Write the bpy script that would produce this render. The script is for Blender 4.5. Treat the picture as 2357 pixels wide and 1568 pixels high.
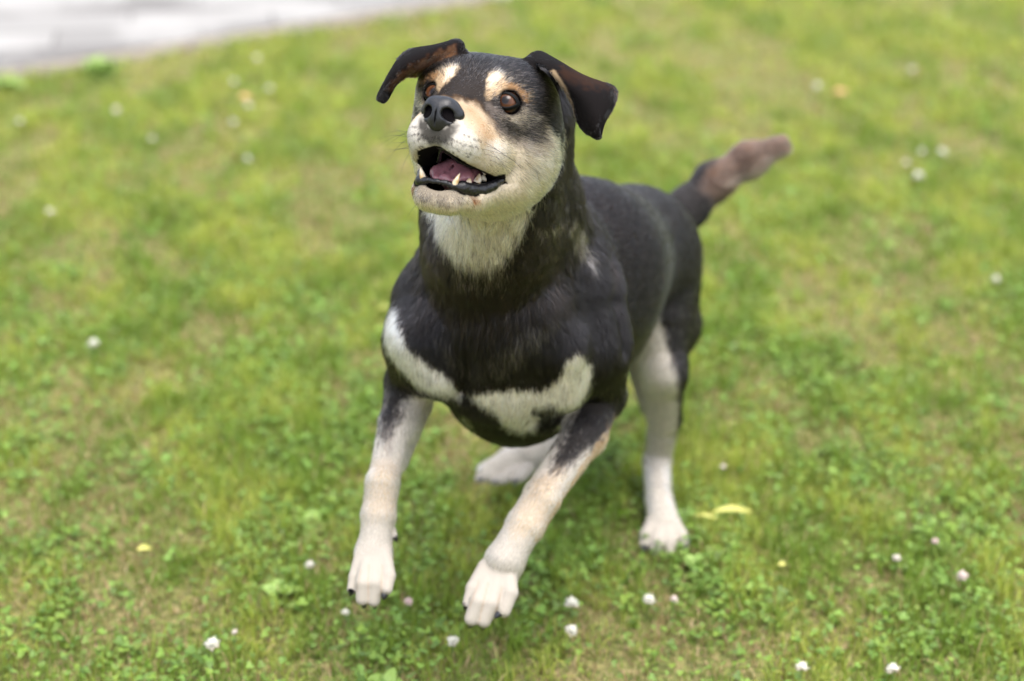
import bpy, math, random
import numpy as np
from math import radians as rad
# ------------------------------------------------------------------ camera, world, sun
for o in list(bpy.data.objects): bpy.data.objects.remove(o)
scene = bpy.context.scene
COL = scene.collection
H = 1.30; PITCH = rad(22); FP = 4583.; CU, CV = 1178.5, 784.
cam = bpy.data.cameras.new('camera'); cam_o = bpy.data.objects.new('camera', cam); COL.objects.link(cam_o)
cam.sensor_width = 36; cam.lens = 36 * FP / 2357
cam_o.location = (0, 0, H); cam_o.rotation_euler = (rad(90) - PITCH, 0, 0)
cam.clip_start = .05; cam.clip_end = 200
cam.dof.use_dof = True; cam.dof.focus_distance = 2.045; cam.dof.aperture_fstop = 2.8
scene.camera = cam_o
SUN_EL, SUN_AZ = rad(74), rad(155)
world = bpy.data.worlds.new("World"); scene.world = world; world.use_nodes = True
nt = world.node_tree; bg = nt.nodes['Background']
sky = nt.nodes.new('ShaderNodeTexSky'); sky.sky_type = 'NISHITA'; sky.sun_disc = False
sky.sun_elevation = SUN_EL; sky.sun_rotation = SUN_AZ
sky.air_density = 1.0; sky.dust_density = 4.0; sky.ozone_density = .6
hs = nt.nodes.new('ShaderNodeHueSaturation'); hs.inputs['Saturation'].default_value = .55     # thin overcast: paler sky
nt.links.new(sky.outputs[0], hs.inputs['Color']); nt.links.new(hs.outputs[0], bg.inputs[0]); bg.inputs[1].default_value = .15
sl = bpy.data.lights.new('sun', 'SUN'); sl.energy = .65; sl.angle = rad(36); sl.color = (1, .97, .93)
so = bpy.data.objects.new('sun', sl); COL.objects.link(so)
sdir = np.array([math.sin(SUN_AZ) * math.cos(SUN_EL), math.cos(SUN_AZ) * math.cos(SUN_EL), math.sin(SUN_EL)])
import mathutils
so.rotation_euler = mathutils.Vector(sdir).to_track_quat('Z', 'Y').to_euler(); so.location = (0, 0, 6)
scene.view_settings.view_transform = 'Standard'; scene.view_settings.look = 'None'
scene.view_settings.gamma = 1; scene.view_settings.exposure = 1.93
scene.render.resolution_x = 1024; scene.render.resolution_y = 681

# ------------------------------------------------------------------ camera geometry (a photo pixel at a chosen depth gives a point)
cf = np.array([0, math.cos(PITCH), -math.sin(PITCH)]); cu = np.array([0, math.sin(PITCH), math.cos(PITCH)])
cr = np.array([1., 0, 0]); C0 = np.array([0, 0, H])
def at(u, v, Y):
    d = cf + cr * (u - CU) / FP - cu * (v - CV) / FP
    return C0 + d * (Y / d[1])
def ground_at(u, v, z=0.):
    d = cf + cr * (u - CU) / FP - cu * (v - CV) / FP
    return C0 + d * ((z - H) / d[2])
def proj(p):
    q = p - C0; z = q @ cf
    return CU + FP * (q @ cr) / z, CV - FP * (q @ cu) / z, z
def nrm(v):
    v = np.asarray(v, float); return v / (np.linalg.norm(v, axis=-1, keepdims=True) + 1e-12)
def head_frame(yaw=21.5, pit=7, roll=8, E=(1089, 219, 1.985), el=(0, .042, .015)):
    e = at(*E); d0 = nrm(C0 - e); R = nrm(cr - d0 * (cr @ d0)); U = nrm(np.cross(d0, R)); U = -U if U[2] < 0 else U
    y, p, r = rad(yaw), rad(pit), rad(roll)
    F = math.cos(y) * d0 - math.sin(y) * R; R2 = math.cos(y) * R + math.sin(y) * d0
    F2 = math.cos(p) * F + math.sin(p) * U; U2 = math.cos(p) * U - math.sin(p) * F
    R3 = math.cos(r) * R2 - math.sin(r) * U2; U3 = math.cos(r) * U2 + math.sin(r) * R2
    M = np.array([R3, F2, U3]); return e - np.array(el) @ M, M
HO, HM = head_frame()
def hl(p): return HO + (np.asarray(p, float) / 100) @ HM          # head-local cm -> world m
def hloc(p): return ((np.asarray(p) - HO) @ HM.T) * 100            # world m -> head-local cm
def hat(u, v, y):                                                   # pixel + head-local y (cm) -> local cm
    d = cf + cr * (u - CU) / FP - cu * (v - CV) / FP
    o = HM @ (C0 - HO); dd = HM @ d
    return (o + dd * ((y / 100 - o[1]) / dd[1])) * 100

rng = np.random.default_rng(7)
# cheap smooth noise: sum of random sines, ~[-1,1]
_nk = np.random.default_rng(3).normal(size=(14, 3)); _nk /= np.linalg.norm(_nk, axis=1)[:, None]
_nf = np.random.default_rng(4).uniform(.6, 1.7, 14); _np = np.random.default_rng(5).uniform(0, 6.28, 14)
def noise(p, scale, seed=0):
    ph = (p @ (_nk * _nf[:, None]).T) * (6.28 / scale) + _np + seed * (1.7 + _nf * 3.1)
    return np.clip(np.sin(ph).sum(-1) / 3.2, -1.2, 1.2)

# ------------------------------------------------------------------ implicit surfaces -> one continuous mesh
class Prim:
    pass
def cone(a, b, ra, rb, k, reg, ln, flow=None):
    P = Prim(); P.t = 'c'; P.a, P.b, P.ra, P.rb, P.k = np.array(a, float), np.array(b, float), ra, rb, k
    P.c = (P.a + P.b) / 2; P.R = np.linalg.norm(P.b - P.a) / 2 + max(ra, rb)
    P.reg, P.ln = reg, ln; P.flow = nrm(flow if flow is not None else P.b - P.a); return P
def ell(c, r, k, reg, ln, flow, M=None):
    P = Prim(); P.t = 'e'; P.c = np.array(c, float); P.r = np.array(r, float); P.k = k; P.M = M if M is not None else np.eye(3)
    P.R = max(r); P.reg, P.ln = reg, ln; P.flow = nrm(flow); return P
def sheet(pts, th, k, reg, ln, flow):                                # thick sheet given as a cloud of surface points
    P = Prim(); P.t = 's'; P.pts = pts; P.th = th; P.k = k; P.c = pts.mean(0)
    P.R = np.linalg.norm(pts - P.c, axis=1).max() + .008; P.reg, P.ln = reg, ln; P.flow = nrm(flow); return P
def dist(P, p):
    if P.t == 'c':
        ba = P.b - P.a; t = np.clip(((p - P.a) @ ba) / (ba @ ba + 1e-12), 0, 1)
        return np.linalg.norm(p - P.a - t[:, None] * ba, axis=1) - (P.ra + (P.rb - P.ra) * t)
    if P.t == 'e':
        q = (p - P.c) @ P.M.T; k0 = np.linalg.norm(q / P.r, axis=1); k1 = np.linalg.norm(q / P.r ** 2, axis=1) + 1e-9
        return k0 * (k0 - 1) / k1
    if P.t == 's':
        out = np.full(len(p), .05)
        near = np.linalg.norm(p - P.c, axis=1) < P.R + .02
        idx = np.nonzero(near)[0]; B = P.pts; bb = (B ** 2).sum(1)
        if len(B) > 400 and len(idx):                                # cull sheet points far from this batch
            c = p[idx].mean(0); rr = np.linalg.norm(p[idx] - c, axis=1).max()
            m = np.linalg.norm(B - c, axis=1) < rr + .03
            B = B[m]; bb = bb[m]; th = P.th[m] if np.ndim(P.th) else np.full(len(B), P.th)
        else: th = P.th if np.ndim(P.th) else np.full(len(B), P.th)
        if len(B) == 0: return out
        for s in range(0, len(idx), 4000):
            ii = idx[s:s + 4000]; q = p[ii]
            d2 = (q ** 2).sum(1)[:, None] + bb[None] - 2 * q @ B.T
            j = d2.argmin(1); out[ii] = np.minimum(out[ii], np.sqrt(np.maximum(d2[np.arange(len(ii)), j], 0)) - th[j])
        return out
def smin(a, b, k):
    h = np.clip(.5 + .5 * (b - a) / k, 0, 1); return b * (1 - h) + a * h - k * h * (1 - h)
def smax(a, b, k): return -smin(-a, -b, k)

def field(prims, subs, p):
    c = p.mean(0); rr = np.linalg.norm(p - c, axis=1).max()
    d = np.full(len(p), .08)
    for P in prims:
        if np.linalg.norm(P.c - c) > rr + P.R + .045: continue
        d = smin(d, dist(P, p), P.k)
    for f, cc, R, k in subs:
        if np.linalg.norm(cc - c) > rr + R + .02: continue
        d = smax(d, -f(p), k)
    return d

def polygonise(prims, subs, lo, hi, h, B=16):
    lo = np.array(lo, float); nb = np.ceil((np.array(hi) - lo) / (h * B)).astype(int)
    g = np.stack(np.meshgrid(*[np.arange(n) for n in nb], indexing='ij'), -1).reshape(-1, 3)
    cen = lo + (g + .5) * h * B
    hd = h * B * .87
    keep = np.zeros(len(g), bool)
    for P in prims:                                                  # block is a candidate when near a primitive's surface
        m = np.linalg.norm(cen - P.c, axis=1) < P.R + hd + .01
        i = np.nonzero(m)[0]
        if len(i): keep[i] |= dist(P, cen[i]) < hd * 1.5 + .01
    inside = np.zeros(len(g), bool)
    for P in prims:
        if P.t == 'c':
            m = np.nonzero(keep)[0]; inside[m] |= dist(P, cen[m]) < -(hd * 1.15 + .012)
    for f, cc, R, k in subs: inside[np.linalg.norm(cen - cc, axis=1) < R + hd + .01] = False
    g = g[keep & ~inside]
    ar = np.arange(B + 1); loc = np.stack(np.meshgrid(ar, ar, ar, indexing='ij'), -1).reshape(-1, 3)
    S = 4096
    def key(c): return (c[..., 0] * S + c[..., 1]) * S + c[..., 2]
    vk, vp, fk = [], [], []
    offs = np.array([[i, j, k] for i in (0, 1) for j in (0, 1) for k in (0, 1)])
    edges = [(a, b) for a in range(8) for b in range(a + 1, 8) if np.abs(offs[a] - offs[b]).sum() == 1]
    for gb in g:
        base = gb * B
        pts = lo + (loc + base) * h
        d = field(prims, subs, pts).reshape(B + 1, B + 1, B + 1)
        s = d < 0
        if s.all() or not s.any(): continue
        cor = np.stack([d[o[0]:o[0] + B, o[1]:o[1] + B, o[2]:o[2] + B] for o in offs], -1)
        sg = cor < 0; act = sg.any(-1) & ~sg.all(-1)
        ci = np.argwhere(act); cv = cor[act]
        acc = np.zeros((len(ci), 3)); cnt = np.zeros(len(ci))
        for a, b in edges:
            va, vb = cv[:, a], cv[:, b]; m = (va < 0) != (vb < 0)
            t = np.where(m, va / np.where(m, va - vb, 1), 0)
            acc += np.where(m[:, None], offs[a] + t[:, None] * (offs[b] - offs[a]), 0); cnt += m
        vk.append(key(ci + base)); vp.append(lo + (ci + base + acc / cnt[:, None]) * h)
        for ax in range(3):
            o = [0, 0, 0]; o[ax] = 1
            s0 = s[:B, :B, :B]; s1 = s[o[0]:o[0] + B, o[1]:o[1] + B, o[2]:o[2] + B]
            e = np.argwhere(s0 != s1)
            if not len(e): continue
            fl = s0[tuple(e.T)]; e = e + base
            u = np.zeros(3, int); w = np.zeros(3, int); u[(ax + 1) % 3] = 1; w[(ax + 2) % 3] = 1
            q = np.stack([key(e - u - w), key(e - w), key(e), key(e - u)], 1)
            q[~fl] = q[~fl][:, ::-1]; fk.append(q)
    vk = np.concatenate(vk); vp = np.concatenate(vp); fk = np.concatenate(fk)
    o = np.argsort(vk); vk = vk[o]; vp = vp[o]
    ix = np.searchsorted(vk, fk); ix = np.minimum(ix, len(vk) - 1)
    ok = (vk[ix] == fk).all(1); F = ix[ok]
    return vp, F

def relax(V, F, it, w=.5):
    a = F.ravel(); b = np.roll(F, -1, 1).ravel(); n = len(V)
    for _ in range(it):
        acc = np.zeros((n, 3)); cnt = np.bincount(a, minlength=n) + np.bincount(b, minlength=n)
        for k in range(3):
            acc[:, k] = np.bincount(a, V[b, k], n) + np.bincount(b, V[a, k], n)
        V = V * (1 - w) + w * acc / np.maximum(cnt, 1)[:, None]
    return V
def vnormals(V, F):
    c = np.cross(V[F[:, 2]] - V[F[:, 0]], V[F[:, 3]] - V[F[:, 1]] if F.shape[1] == 4 else V[F[:, 1]] - V[F[:, 0]])
    if F.shape[1] == 3: c = np.cross(V[F[:, 1]] - V[F[:, 0]], V[F[:, 2]] - V[F[:, 0]])
    N = np.zeros_like(V)
    for j in range(F.shape[1]):
        for k in range(3): N[:, k] += np.bincount(F[:, j], c[:, k], len(V))
    return nrm(N)
def mesh_obj(name, V, F, mat, parent=None, col=None, smooth=True):
    """V Nx3; F MxK array or a list of them"""
    Fs = F if isinstance(F, list) else [F]
    me = bpy.data.meshes.new(name); V = np.asarray(V, np.float32)
    me.vertices.add(len(V)); me.vertices.foreach_set('co', V.ravel())
    idx = np.concatenate([f.ravel() for f in Fs]).astype(np.int32)
    tot = np.concatenate([np.full(len(f), f.shape[1]) for f in Fs]); st = np.concatenate([[0], np.cumsum(tot)[:-1]]).astype(np.int32)
    me.loops.add(len(idx)); me.loops.foreach_set('vertex_index', idx)
    me.polygons.add(len(tot)); me.polygons.foreach_set('loop_start', st)
    me.update(calc_edges=True)
    if smooth: me.polygons.foreach_set('use_smooth', np.ones(len(tot), bool))
    if col is not None:
        a = me.color_attributes.new('tint', 'FLOAT_COLOR', 'POINT')
        a.data.foreach_set('color', np.concatenate([col, np.ones((len(col), 1))], 1).astype(np.float32).ravel())
    if mat is not None: me.materials.append(mat)
    o = bpy.data.objects.new(name, me); COL.objects.link(o)
    if parent is not None: o.parent = parent
    return o
def tag(o, label=None, cat=None, group=None, kind=None):
    for k, v in (('label', label), ('category', cat), ('group', group), ('kind', kind)):
        if v: o[k] = v
    return o
def empty(name, loc=(0, 0, 0)):
    o = bpy.data.objects.new(name, None); COL.objects.link(o); o.location = loc; o.empty_display_size = .05; return o
def curves_obj(name, P, rad_, col, mat, parent):
    """P (n,k,3) strands, rad_ (n,k), col (n,3)"""
    n, k, _ = P.shape
    hc = bpy.data.hair_curves.new(name); hc.add_curves([k] * n)
    hc.attributes['position'].data.foreach_set('vector', P.astype(np.float32).ravel())
    r = hc.attributes.get('radius') or hc.attributes.new('radius', 'FLOAT', 'POINT')
    r.data.foreach_set('value', rad_.astype(np.float32).ravel())
    a = hc.attributes.new('tint', 'FLOAT_COLOR', 'CURVE')
    a.data.foreach_set('color', np.concatenate([col, np.ones((n, 1))], 1).astype(np.float32).ravel())
    hc.materials.append(mat)
    o = bpy.data.objects.new(name, hc); COL.objects.link(o)
    if parent is not None: o.parent = parent
    return o

# ------------------------------------------------------------------ materials
def material(name, color=(.5, .5, .5), rough=.7, spec=.5, attr=None):
    m = bpy.data.materials.new(name); m.use_nodes = True; t = m.node_tree; b = t.nodes['Principled BSDF']
    b.inputs['Base Color'].default_value = (*color, 1); b.inputs['Roughness'].default_value = rough
    b.inputs['Specular IOR Level'].default_value = spec
    if attr:
        a = t.nodes.new('ShaderNodeAttribute'); a.attribute_name = attr; t.links.new(a.outputs['Color'], b.inputs['Base Color'])
    return m, t, b
def N(t, typ, **kw):
    n = t.nodes.new(typ)
    for k, v in kw.items():
        if k.startswith('i_'): n.inputs[k[2:].replace('_', ' ')].default_value = v
        else: setattr(n, k, v)
    return n
def add_bump(t, b, scale, strength, dist_=.001, detail=4, coord='Object'):
    tc = N(t, 'ShaderNodeTexCoord'); nz = N(t, 'ShaderNodeTexNoise', i_Scale=scale, i_Detail=detail)
    t.links.new(tc.outputs[coord], nz.inputs['Vector'])
    bp = N(t, 'ShaderNodeBump', i_Strength=strength, i_Distance=dist_)
    t.links.new(nz.outputs['Fac'], bp.inputs['Height']); t.links.new(bp.outputs[0], b.inputs['Normal']); return nz
M_skin, t, b = material('coat_skin', rough=.9, spec=.04, attr='tint'); add_bump(t, b, 350, .25)
M_fur, t, b = material('fur', rough=.5, spec=.55, attr='tint')
hb = N(t, 'ShaderNodeBsdfHairPrincipled', model='CHIANG', parametrization='COLOR'); hb.inputs['Roughness'].default_value = .3; hb.inputs['Radial Roughness'].default_value = .55
hb.inputs['Random Roughness'].default_value = .2; hb.inputs['Coat'].default_value = 0; hb.inputs['IOR'].default_value = 1.30
t.links.new(b.inputs['Base Color'].links[0].from_socket, hb.inputs['Color']); t.links.new(hb.outputs[0], t.nodes['Material Output'].inputs['Surface'])
M_whisk, _t, _b = material('whisker', (.02, .018, .016), .4, .5)
M_nose, t, b = material('nose_leather', (.0045, .0045, .0055), .38, .45)
tc = N(t, 'ShaderNodeTexCoord'); vo = N(t, 'ShaderNodeTexVoronoi', i_Scale=900.); t.links.new(tc.outputs['Object'], vo.inputs['Vector'])
bp = N(t, 'ShaderNodeBump', i_Strength=.35, i_Distance=.0006); t.links.new(vo.outputs['Distance'], bp.inputs['Height']); t.links.new(bp.outputs[0], b.inputs['Normal'])
M_lip, t, b = material('lip_skin', (.006, .0055, .0065), .3, .4); add_bump(t, b, 420, .7, .0015, 6)
M_lid, t, b = material('eyelid_skin', (.003, .003, .003), .6, .12)
M_tongue, t, b = material('tongue_flesh', (.24, .098, .11), .3, .5)
b.inputs['Subsurface Weight'].default_value = .15; b.inputs['Subsurface Radius'].default_value = (.01, .004, .003); b.inputs['Subsurface Scale'].default_value = .3
nz = add_bump(t, b, 95, .9, .003, 3)
M_tooth, t, b = material('tooth_enamel', (.55, .62, .42), .25, .5)
nz = N(t, 'ShaderNodeTexNoise', i_Scale=150.); cr_ = N(t, 'ShaderNodeValToRGB')
cr_.color_ramp.elements[0].color = (.45, .30, .14, 1); cr_.color_ramp.elements[0].position = .35
cr_.color_ramp.elements[1].color = (.62, .55, .42, 1); cr_.color_ramp.elements[1].position = .6
tc = N(t, 'ShaderNodeTexCoord'); t.links.new(tc.outputs['Object'], nz.inputs['Vector']); t.links.new(nz.outputs['Fac'], cr_.inputs[0]); t.links.new(cr_.outputs[0], b.inputs['Base Color'])
M_claw, t, b = material('claw_horn', (.012, .012, .014), .35, .5)
# eye: iris disc pattern from the attribute coordinates of the eyeball (object space, +Z = gaze)
M_eye = bpy.data.materials.new('eye_iris'); M_eye.use_nodes = True; t = M_eye.node_tree; b = t.nodes['Principled BSDF']
tc = N(t, 'ShaderNodeTexCoord'); sx = N(t, 'ShaderNodeSeparateXYZ'); t.links.new(tc.outputs['Object'], sx.inputs[0])
cx = N(t, 'ShaderNodeCombineXYZ'); t.links.new(sx.outputs[0], cx.inputs[0]); t.links.new(sx.outputs[1], cx.inputs[1])
ln = N(t, 'ShaderNodeVectorMath', operation='LENGTH'); t.links.new(cx.outputs[0], ln.inputs[0])
mr = N(t, 'ShaderNodeMapRange'); mr.inputs[1].default_value = 0; mr.inputs[2].default_value = .0142; t.links.new(ln.outputs['Value'], mr.inputs[0])
rp = N(t, 'ShaderNodeValToRGB'); e = rp.color_ramp.elements
e[0].position = 0; e[0].color = (.006, .004, .004, 1); e[1].position = .24; e[1].color = (.008, .004, .003, 1)
for p_, c_ in ((.29, (.045, .018, .009, 1)), (.52, (.105, .042, .019, 1)), (.74, (.06, .022, .010, 1)), (.83, (.015, .01, .009, 1)), (.93, (.02, .016, .014, 1)), (.96, (.25, .2, .18, 1))):
    x = e.new(p_); x.color = c_
t.links.new(mr.outputs[0], rp.inputs[0])
nz = N(t, 'ShaderNodeTexNoise', i_Scale=600.); mx = N(t, 'ShaderNodeMix', data_type='RGBA', blend_type='MULTIPLY'); mx.inputs[0].default_value = .6
t.links.new(tc.outputs['Object'], nz.inputs['Vector']); t.links.new(rp.outputs[0], mx.inputs[6]); t.links.new(nz.outputs['Fac'], mx.inputs[7]); t.links.new(mx.outputs[2], b.inputs['Base Color'])
b.inputs['Roughness'].default_value = .6; b.inputs['Specular IOR Level'].default_value = 0; b.inputs['Coat Weight'].default_value = 1; b.inputs['Coat Roughness'].default_value = .02; b.inputs['Coat IOR'].default_value = 1.32

# ------------------------------------------------------------------ the dog: skeleton of blended volumes
PR = []
def px(u, v, Y, r):                                                # pixel radius -> metres at that depth
    p = at(u, v, Y); return p, r * ((p - C0) @ cf) / FP
def bone(A, B, k=.03, reg='body', ln=.014, flow=None):
    (a, ra), (b_, rb) = px(*A), px(*B); PR.append(cone(a, b_, ra, rb, k, reg, ln, flow))
def head_e(c, r, k=.012, ln=.008, reg='head', flow=(0, -1, 0), both=True):
    for s in ((1, -1) if both and c[0] != 0 else (1,)):
        PR.append(ell(hl((c[0] * s, c[1], c[2])), np.array(r) / 100, k, reg, ln, np.array(flow) @ HM, HM))
def head_c(a, b_, ra, rb, k=.012, ln=.008, reg='head', both=True):
    for s in ((1, -1) if both else (1,)):
        PR.append(cone(hl((a[0] * s, a[1], a[2])), hl((b_[0] * s, b_[1], b_[2])), ra / 100, rb / 100, k, reg, ln, np.array((0, -1, 0)) @ HM))
BACK = np.array([.5, .85, -.1]); DOWN = np.array([0, .15, -1.])
# trunk
bone((1160, 690, 2.20, 180), (1180, 835, 2.24, 165), .04, 'chest', .013, DOWN)
bone((1150, 830, 2.18, 150), (1190, 900, 2.24, 112), .04, 'chest', .012, DOWN)
bone((1120, 590, 2.16, 132), (1150, 700, 2.15, 142), .04, 'neck', .025, DOWN)
bone((1215, 640, 2.30, 200), (1330, 625, 2.42, 185), .05, 'body', .012, BACK)
bone((1230, 780, 2.30, 170), (1350, 740, 2.45, 140), .05, 'body', .012, BACK + DOWN)
bone((1330, 600, 2.42, 182), (1455, 575, 2.60, 135), .05, 'body', .012, BACK)
bone((1455, 580, 2.60, 138), (1480, 600, 2.68, 118), .04, 'body', .014, BACK + DOWN * .5)
bone((1295, 800, 2.13, 62), (1290, 880, 2.15, 66), .03, 'chest', .012, DOWN)
bone((975, 780, 2.13, 60), (1010, 850, 2.13, 58), .03, 'chest', .012, DOWN)
# neck
bone((1190, 270, 2.12, 128), (1150, 470, 2.17, 165), .03, 'neck', .013, (0, .1, -1))
bone((1225, 390, 2.07, 62), (1180, 540, 2.10, 95), .03, 'neck', .012, (0, .1, -1))
bone((1150, 435, 2.045, 80), (1120, 580, 2.11, 112), .04, 'neck', .017, (0, .1, -1))
bone((1160, 470, 2.20, 160), (1190, 620, 2.26, 190), .04, 'neck', .026, (0, .3, -1))
# shoulders and forelegs
LW = .009
bone((1010, 700, 2.20, 105), (990, 780, 2.17, 90), .04, 'chest', .014, DOWN)
bone((985, 790, 2.17, 85), (945, 890, 2.21, 56), .03, 'leg_fl', .011, DOWN)
bone((940, 880, 2.20, 51), (920, 980, 2.17, 45), .010, 'leg_fl', LW)
bone((955, 930, 2.23, 39), (915, 1060, 2.18, 25), .010, 'leg_fl', LW)
bone((912, 970, 2.16, 39), (880, 1120, 2.11, 35), .010, 'leg_fl', LW)
bone((880, 1110, 2.10, 38), (872, 1180, 2.085, 38), .010, 'leg_fl', .007)
bone((870, 1190, 2.08, 36), (862, 1270, 2.06, 39), .010, 'leg_fl', .007)
bone((858, 1275, 2.06, 40), (854, 1315, 2.055, 38), .010, 'leg_fl', .006)
bone((1325, 690, 2.22, 112), (1350, 790, 2.20, 92), .035, 'chest', .012, DOWN)
bone((1350, 790, 2.20, 90), (1385, 905, 2.23, 56), .03, 'leg_fr', .011, DOWN)
bone((1382, 900, 2.24, 53), (1345, 1000, 2.18, 50), .010, 'leg_fr', LW)
bone((1345, 1000, 2.18, 49), (1255, 1130, 2.11, 42), .010, 'leg_fr', LW)
bone((1245, 1150, 2.095, 44), (1215, 1200, 2.08, 44), .010, 'leg_fr', .007)
bone((1205, 1215, 2.07, 42), (1165, 1285, 2.05, 43), .010, 'leg_fr', .007)
bone((1160, 1295, 2.05, 44), (1146, 1340, 2.045, 44), .010, 'leg_fr', .006)
# fore paws: four toes each, arched knuckle then tip
TOES = []
def toe(A, K, T, kk=.006, reg='leg_fl'):
    bone(A, K, .004, reg, .0022); bone(K, T, .002, reg, .0022); TOES.append((K, T))
toe((833, 1275, 2.05, 17), (817, 1328, 2.03, 14.5), (811, 1357, 2.02, 12.5))
toe((848, 1285, 2.045, 19), (836, 1342, 2.014, 17.5), (834, 1379, 2.008, 15.5))
toe((866, 1285, 2.045, 19), (864, 1342, 2.014, 17.5), (860, 1382, 2.008, 15.5))
toe((884, 1272, 2.05, 18), (895, 1325, 2.022, 16), (890, 1356, 2.010, 14))
bone((903, 1222, 2.075, 9), (910, 1236, 2.07, 6), .005, 'leg_fl', .003)
toe((1118, 1305, 2.045, 19), (1088, 1354, 2.022, 16), (1077, 1390, 2.010, 13), reg='leg_fr')
toe((1130, 1320, 2.04, 22), (1101, 1384, 2.005, 19.5), (1086, 1424, 1.998, 17.5), reg='leg_fr')
toe((1148, 1325, 2.035, 22), (1131, 1388, 2.005, 19.5), (1114, 1428, 1.998, 17.5), reg='leg_fr')
toe((1167, 1315, 2.04, 22), (1174, 1364, 2.016, 19), (1160, 1406, 2.004, 16), reg='leg_fr')
# near hind leg (dog's left)
bone((1480, 620, 2.62, 118), (1525, 740, 2.60, 88), .04, 'leg_hl', .014, DOWN)
bone((1505, 740, 2.56, 80), (1528, 860, 2.53, 50), .03, 'leg_hl', .012, DOWN)
bone((1470, 760, 2.66, 52), (1500, 930, 2.64, 28), .02, 'leg_hl', .010, DOWN)
bone((1528, 850, 2.53, 50), (1530, 960, 2.56, 38), .015, 'leg_hl', .009, DOWN)
bone((1530, 960, 2.57, 38), (1514, 1060, 2.60, 29), .010, 'leg_hl', .008, DOWN)
bone((1512, 1060, 2.60, 31), (1516, 1150, 2.52, 29), .010, 'leg_hl', .007, DOWN)
bone((1518, 1150, 2.51, 31), (1527, 1205, 2.475, 38), .010, 'leg_hl', .006, DOWN)
for A, K, T in (((1505, 1205, 2.47, 20), (1490, 1232, 2.45, 17), (1484, 1252, 2.435, 13)), ((1520, 1212, 2.465, 20), (1513, 1245, 2.435, 17), (1509, 1267, 2.425, 14)),
                ((1535, 1212, 2.465, 20), (1541, 1248, 2.435, 17), (1543, 1270, 2.425, 14)), ((1548, 1205, 2.47, 19), (1566, 1230, 2.45, 16), (1575, 1250, 2.435, 13))):
    toe(A, K, T, .006, 'leg_hl')
# far hind leg (dog's right), swung out behind the fore leg
bone((1400, 660, 2.62, 118), (1340, 830, 2.60, 85), .04, 'leg_hr', .012, DOWN)
bone((1340, 830, 2.60, 75), (1345, 960, 2.70, 40), .03, 'leg_hr', .010, DOWN)
bone((1345, 960, 2.70, 38), (1265, 1030, 2.64, 31), .010, 'leg_hr', .008)
bone((1265, 1030, 2.64, 31), (1175, 1068, 2.60, 36), .010, 'leg_hr', .007)
bone((1180, 1062, 2.59, 34), (1120, 1085, 2.57, 22), .010, 'leg_hr', .006)
toe((1170, 1080, 2.58, 18), (1130, 1095, 2.56, 15), (1104, 1101, 2.56, 11), .006, 'leg_hr')
toe((1190, 1085, 2.57, 18), (1160, 1102, 2.55, 13), (1140, 1108, 2.55, 10), .006, 'leg_hr')
toe((1215, 1080, 2.57, 16), (1200, 1098, 2.55, 12), (1186, 1106, 2.55, 9), .006, 'leg_hr')
# tail
bone((1520, 530, 2.70, 52), (1580, 480, 2.74, 42), .03, 'tail', .014)
bone((1580, 480, 2.74, 40), (1640, 420, 2.77, 38), .02, 'tail', .013)
bone((1640, 420, 2.77, 38), (1720, 370, 2.79, 34), .02, 'tail', .017)
bone((1720, 370, 2.79, 34), (1788, 340, 2.80, 25), .02, 'tail', .015)
# head
head_e((0, -1.5, 1.0), (6.6, 7.0, 5.3), .02, .009)
head_e((3.2, 0.5, 1.6), (4.2, 5.0, 4.0), .02, .009)
head_e((4.6, -1.6, -2.4), (3.4, 4.8, 4.4), .02, .013)
head_e((3.8, -2.2, -4.8), (3.4, 4.2, 3.4), .02, .015)
head_e((0, 4.2, -.6), (4.6, 3.6, 3.6), .02, .007)
head_c((2.5, 3.6, 3.0), (3.6, 3.0, 3.0), 1.35, 1.3, .010, .007)
head_c((0, 4.5, .5), (0, 10.6, -1.1), 2.1, 1.7, .014, .004, both=False)
head_e((0, 7.6, -2.6), (3.7, 4.6, 2.7), .015, .004)
head_e((2.1, 8.0, -3.8), (2.1, 3.7, 2.3), .012, .004)
head_e((1.4, 10.2, -3.3), (1.8, 1.6, 1.6), .010, .003)
head_e((3.0, 4.6, -4.6), (2.4, 3.4, 2.4), .015, .008)
head_c((4.0, 0.3, -6.6), (2.5, 5.8, -8.9), 2.0, 1.25, .014, .007)
head_c((2.5, 5.8, -8.9), (1.3, 8.2, -9.5), 1.25, 1.2, .012, .005)
head_e((0, 8.3, -9.6), (2.3, 1.6, 1.3), .012, .005)
head_e((0, 3.5, -8.3), (3.3, 4.6, 1.7), .02, .009)
head_e((0, -1.8, -7.0), (4.8, 4.2, 3.4), .03, .014)
# ears: curved sheets, rows from the root to the tip, three columns (front edge, middle, back edge)
def ear_sheet(rows, ths, n=90):
    R_ = np.array([[at(*c) for c in r] for r in rows])               # (m,3,3)
    m = len(R_); tt = np.linspace(0, m - 1, n); i = np.minimum(tt.astype(int), m - 2); f = (tt - i)[:, None, None]
    g = lambda j: R_[np.clip(j, 0, m - 1)]
    C = .5 * ((2 * g(i)) + (-g(i - 1) + g(i + 1)) * f + (2 * g(i - 1) - 5 * g(i) + 4 * g(i + 1) - g(i + 2)) * f ** 2 + (-g(i - 1) + 3 * g(i) - 3 * g(i + 1) + g(i + 2)) * f ** 3)
    s = np.linspace(0, 1, 60)[None, :, None]
    Q = C[:, None, 0] * (1 - s) * (1 - 2 * s) + C[:, None, 1] * 4 * s * (1 - s) + C[:, None, 2] * s * (2 * s - 1)
    th = np.interp(tt, np.arange(m), ths)[:, None] * np.ones((1, 60)) * (1 - .35 * np.abs(np.linspace(-1, 1, 60))[None] ** 3)
    return Q.reshape(-1, 3), th.reshape(-1)
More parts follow.
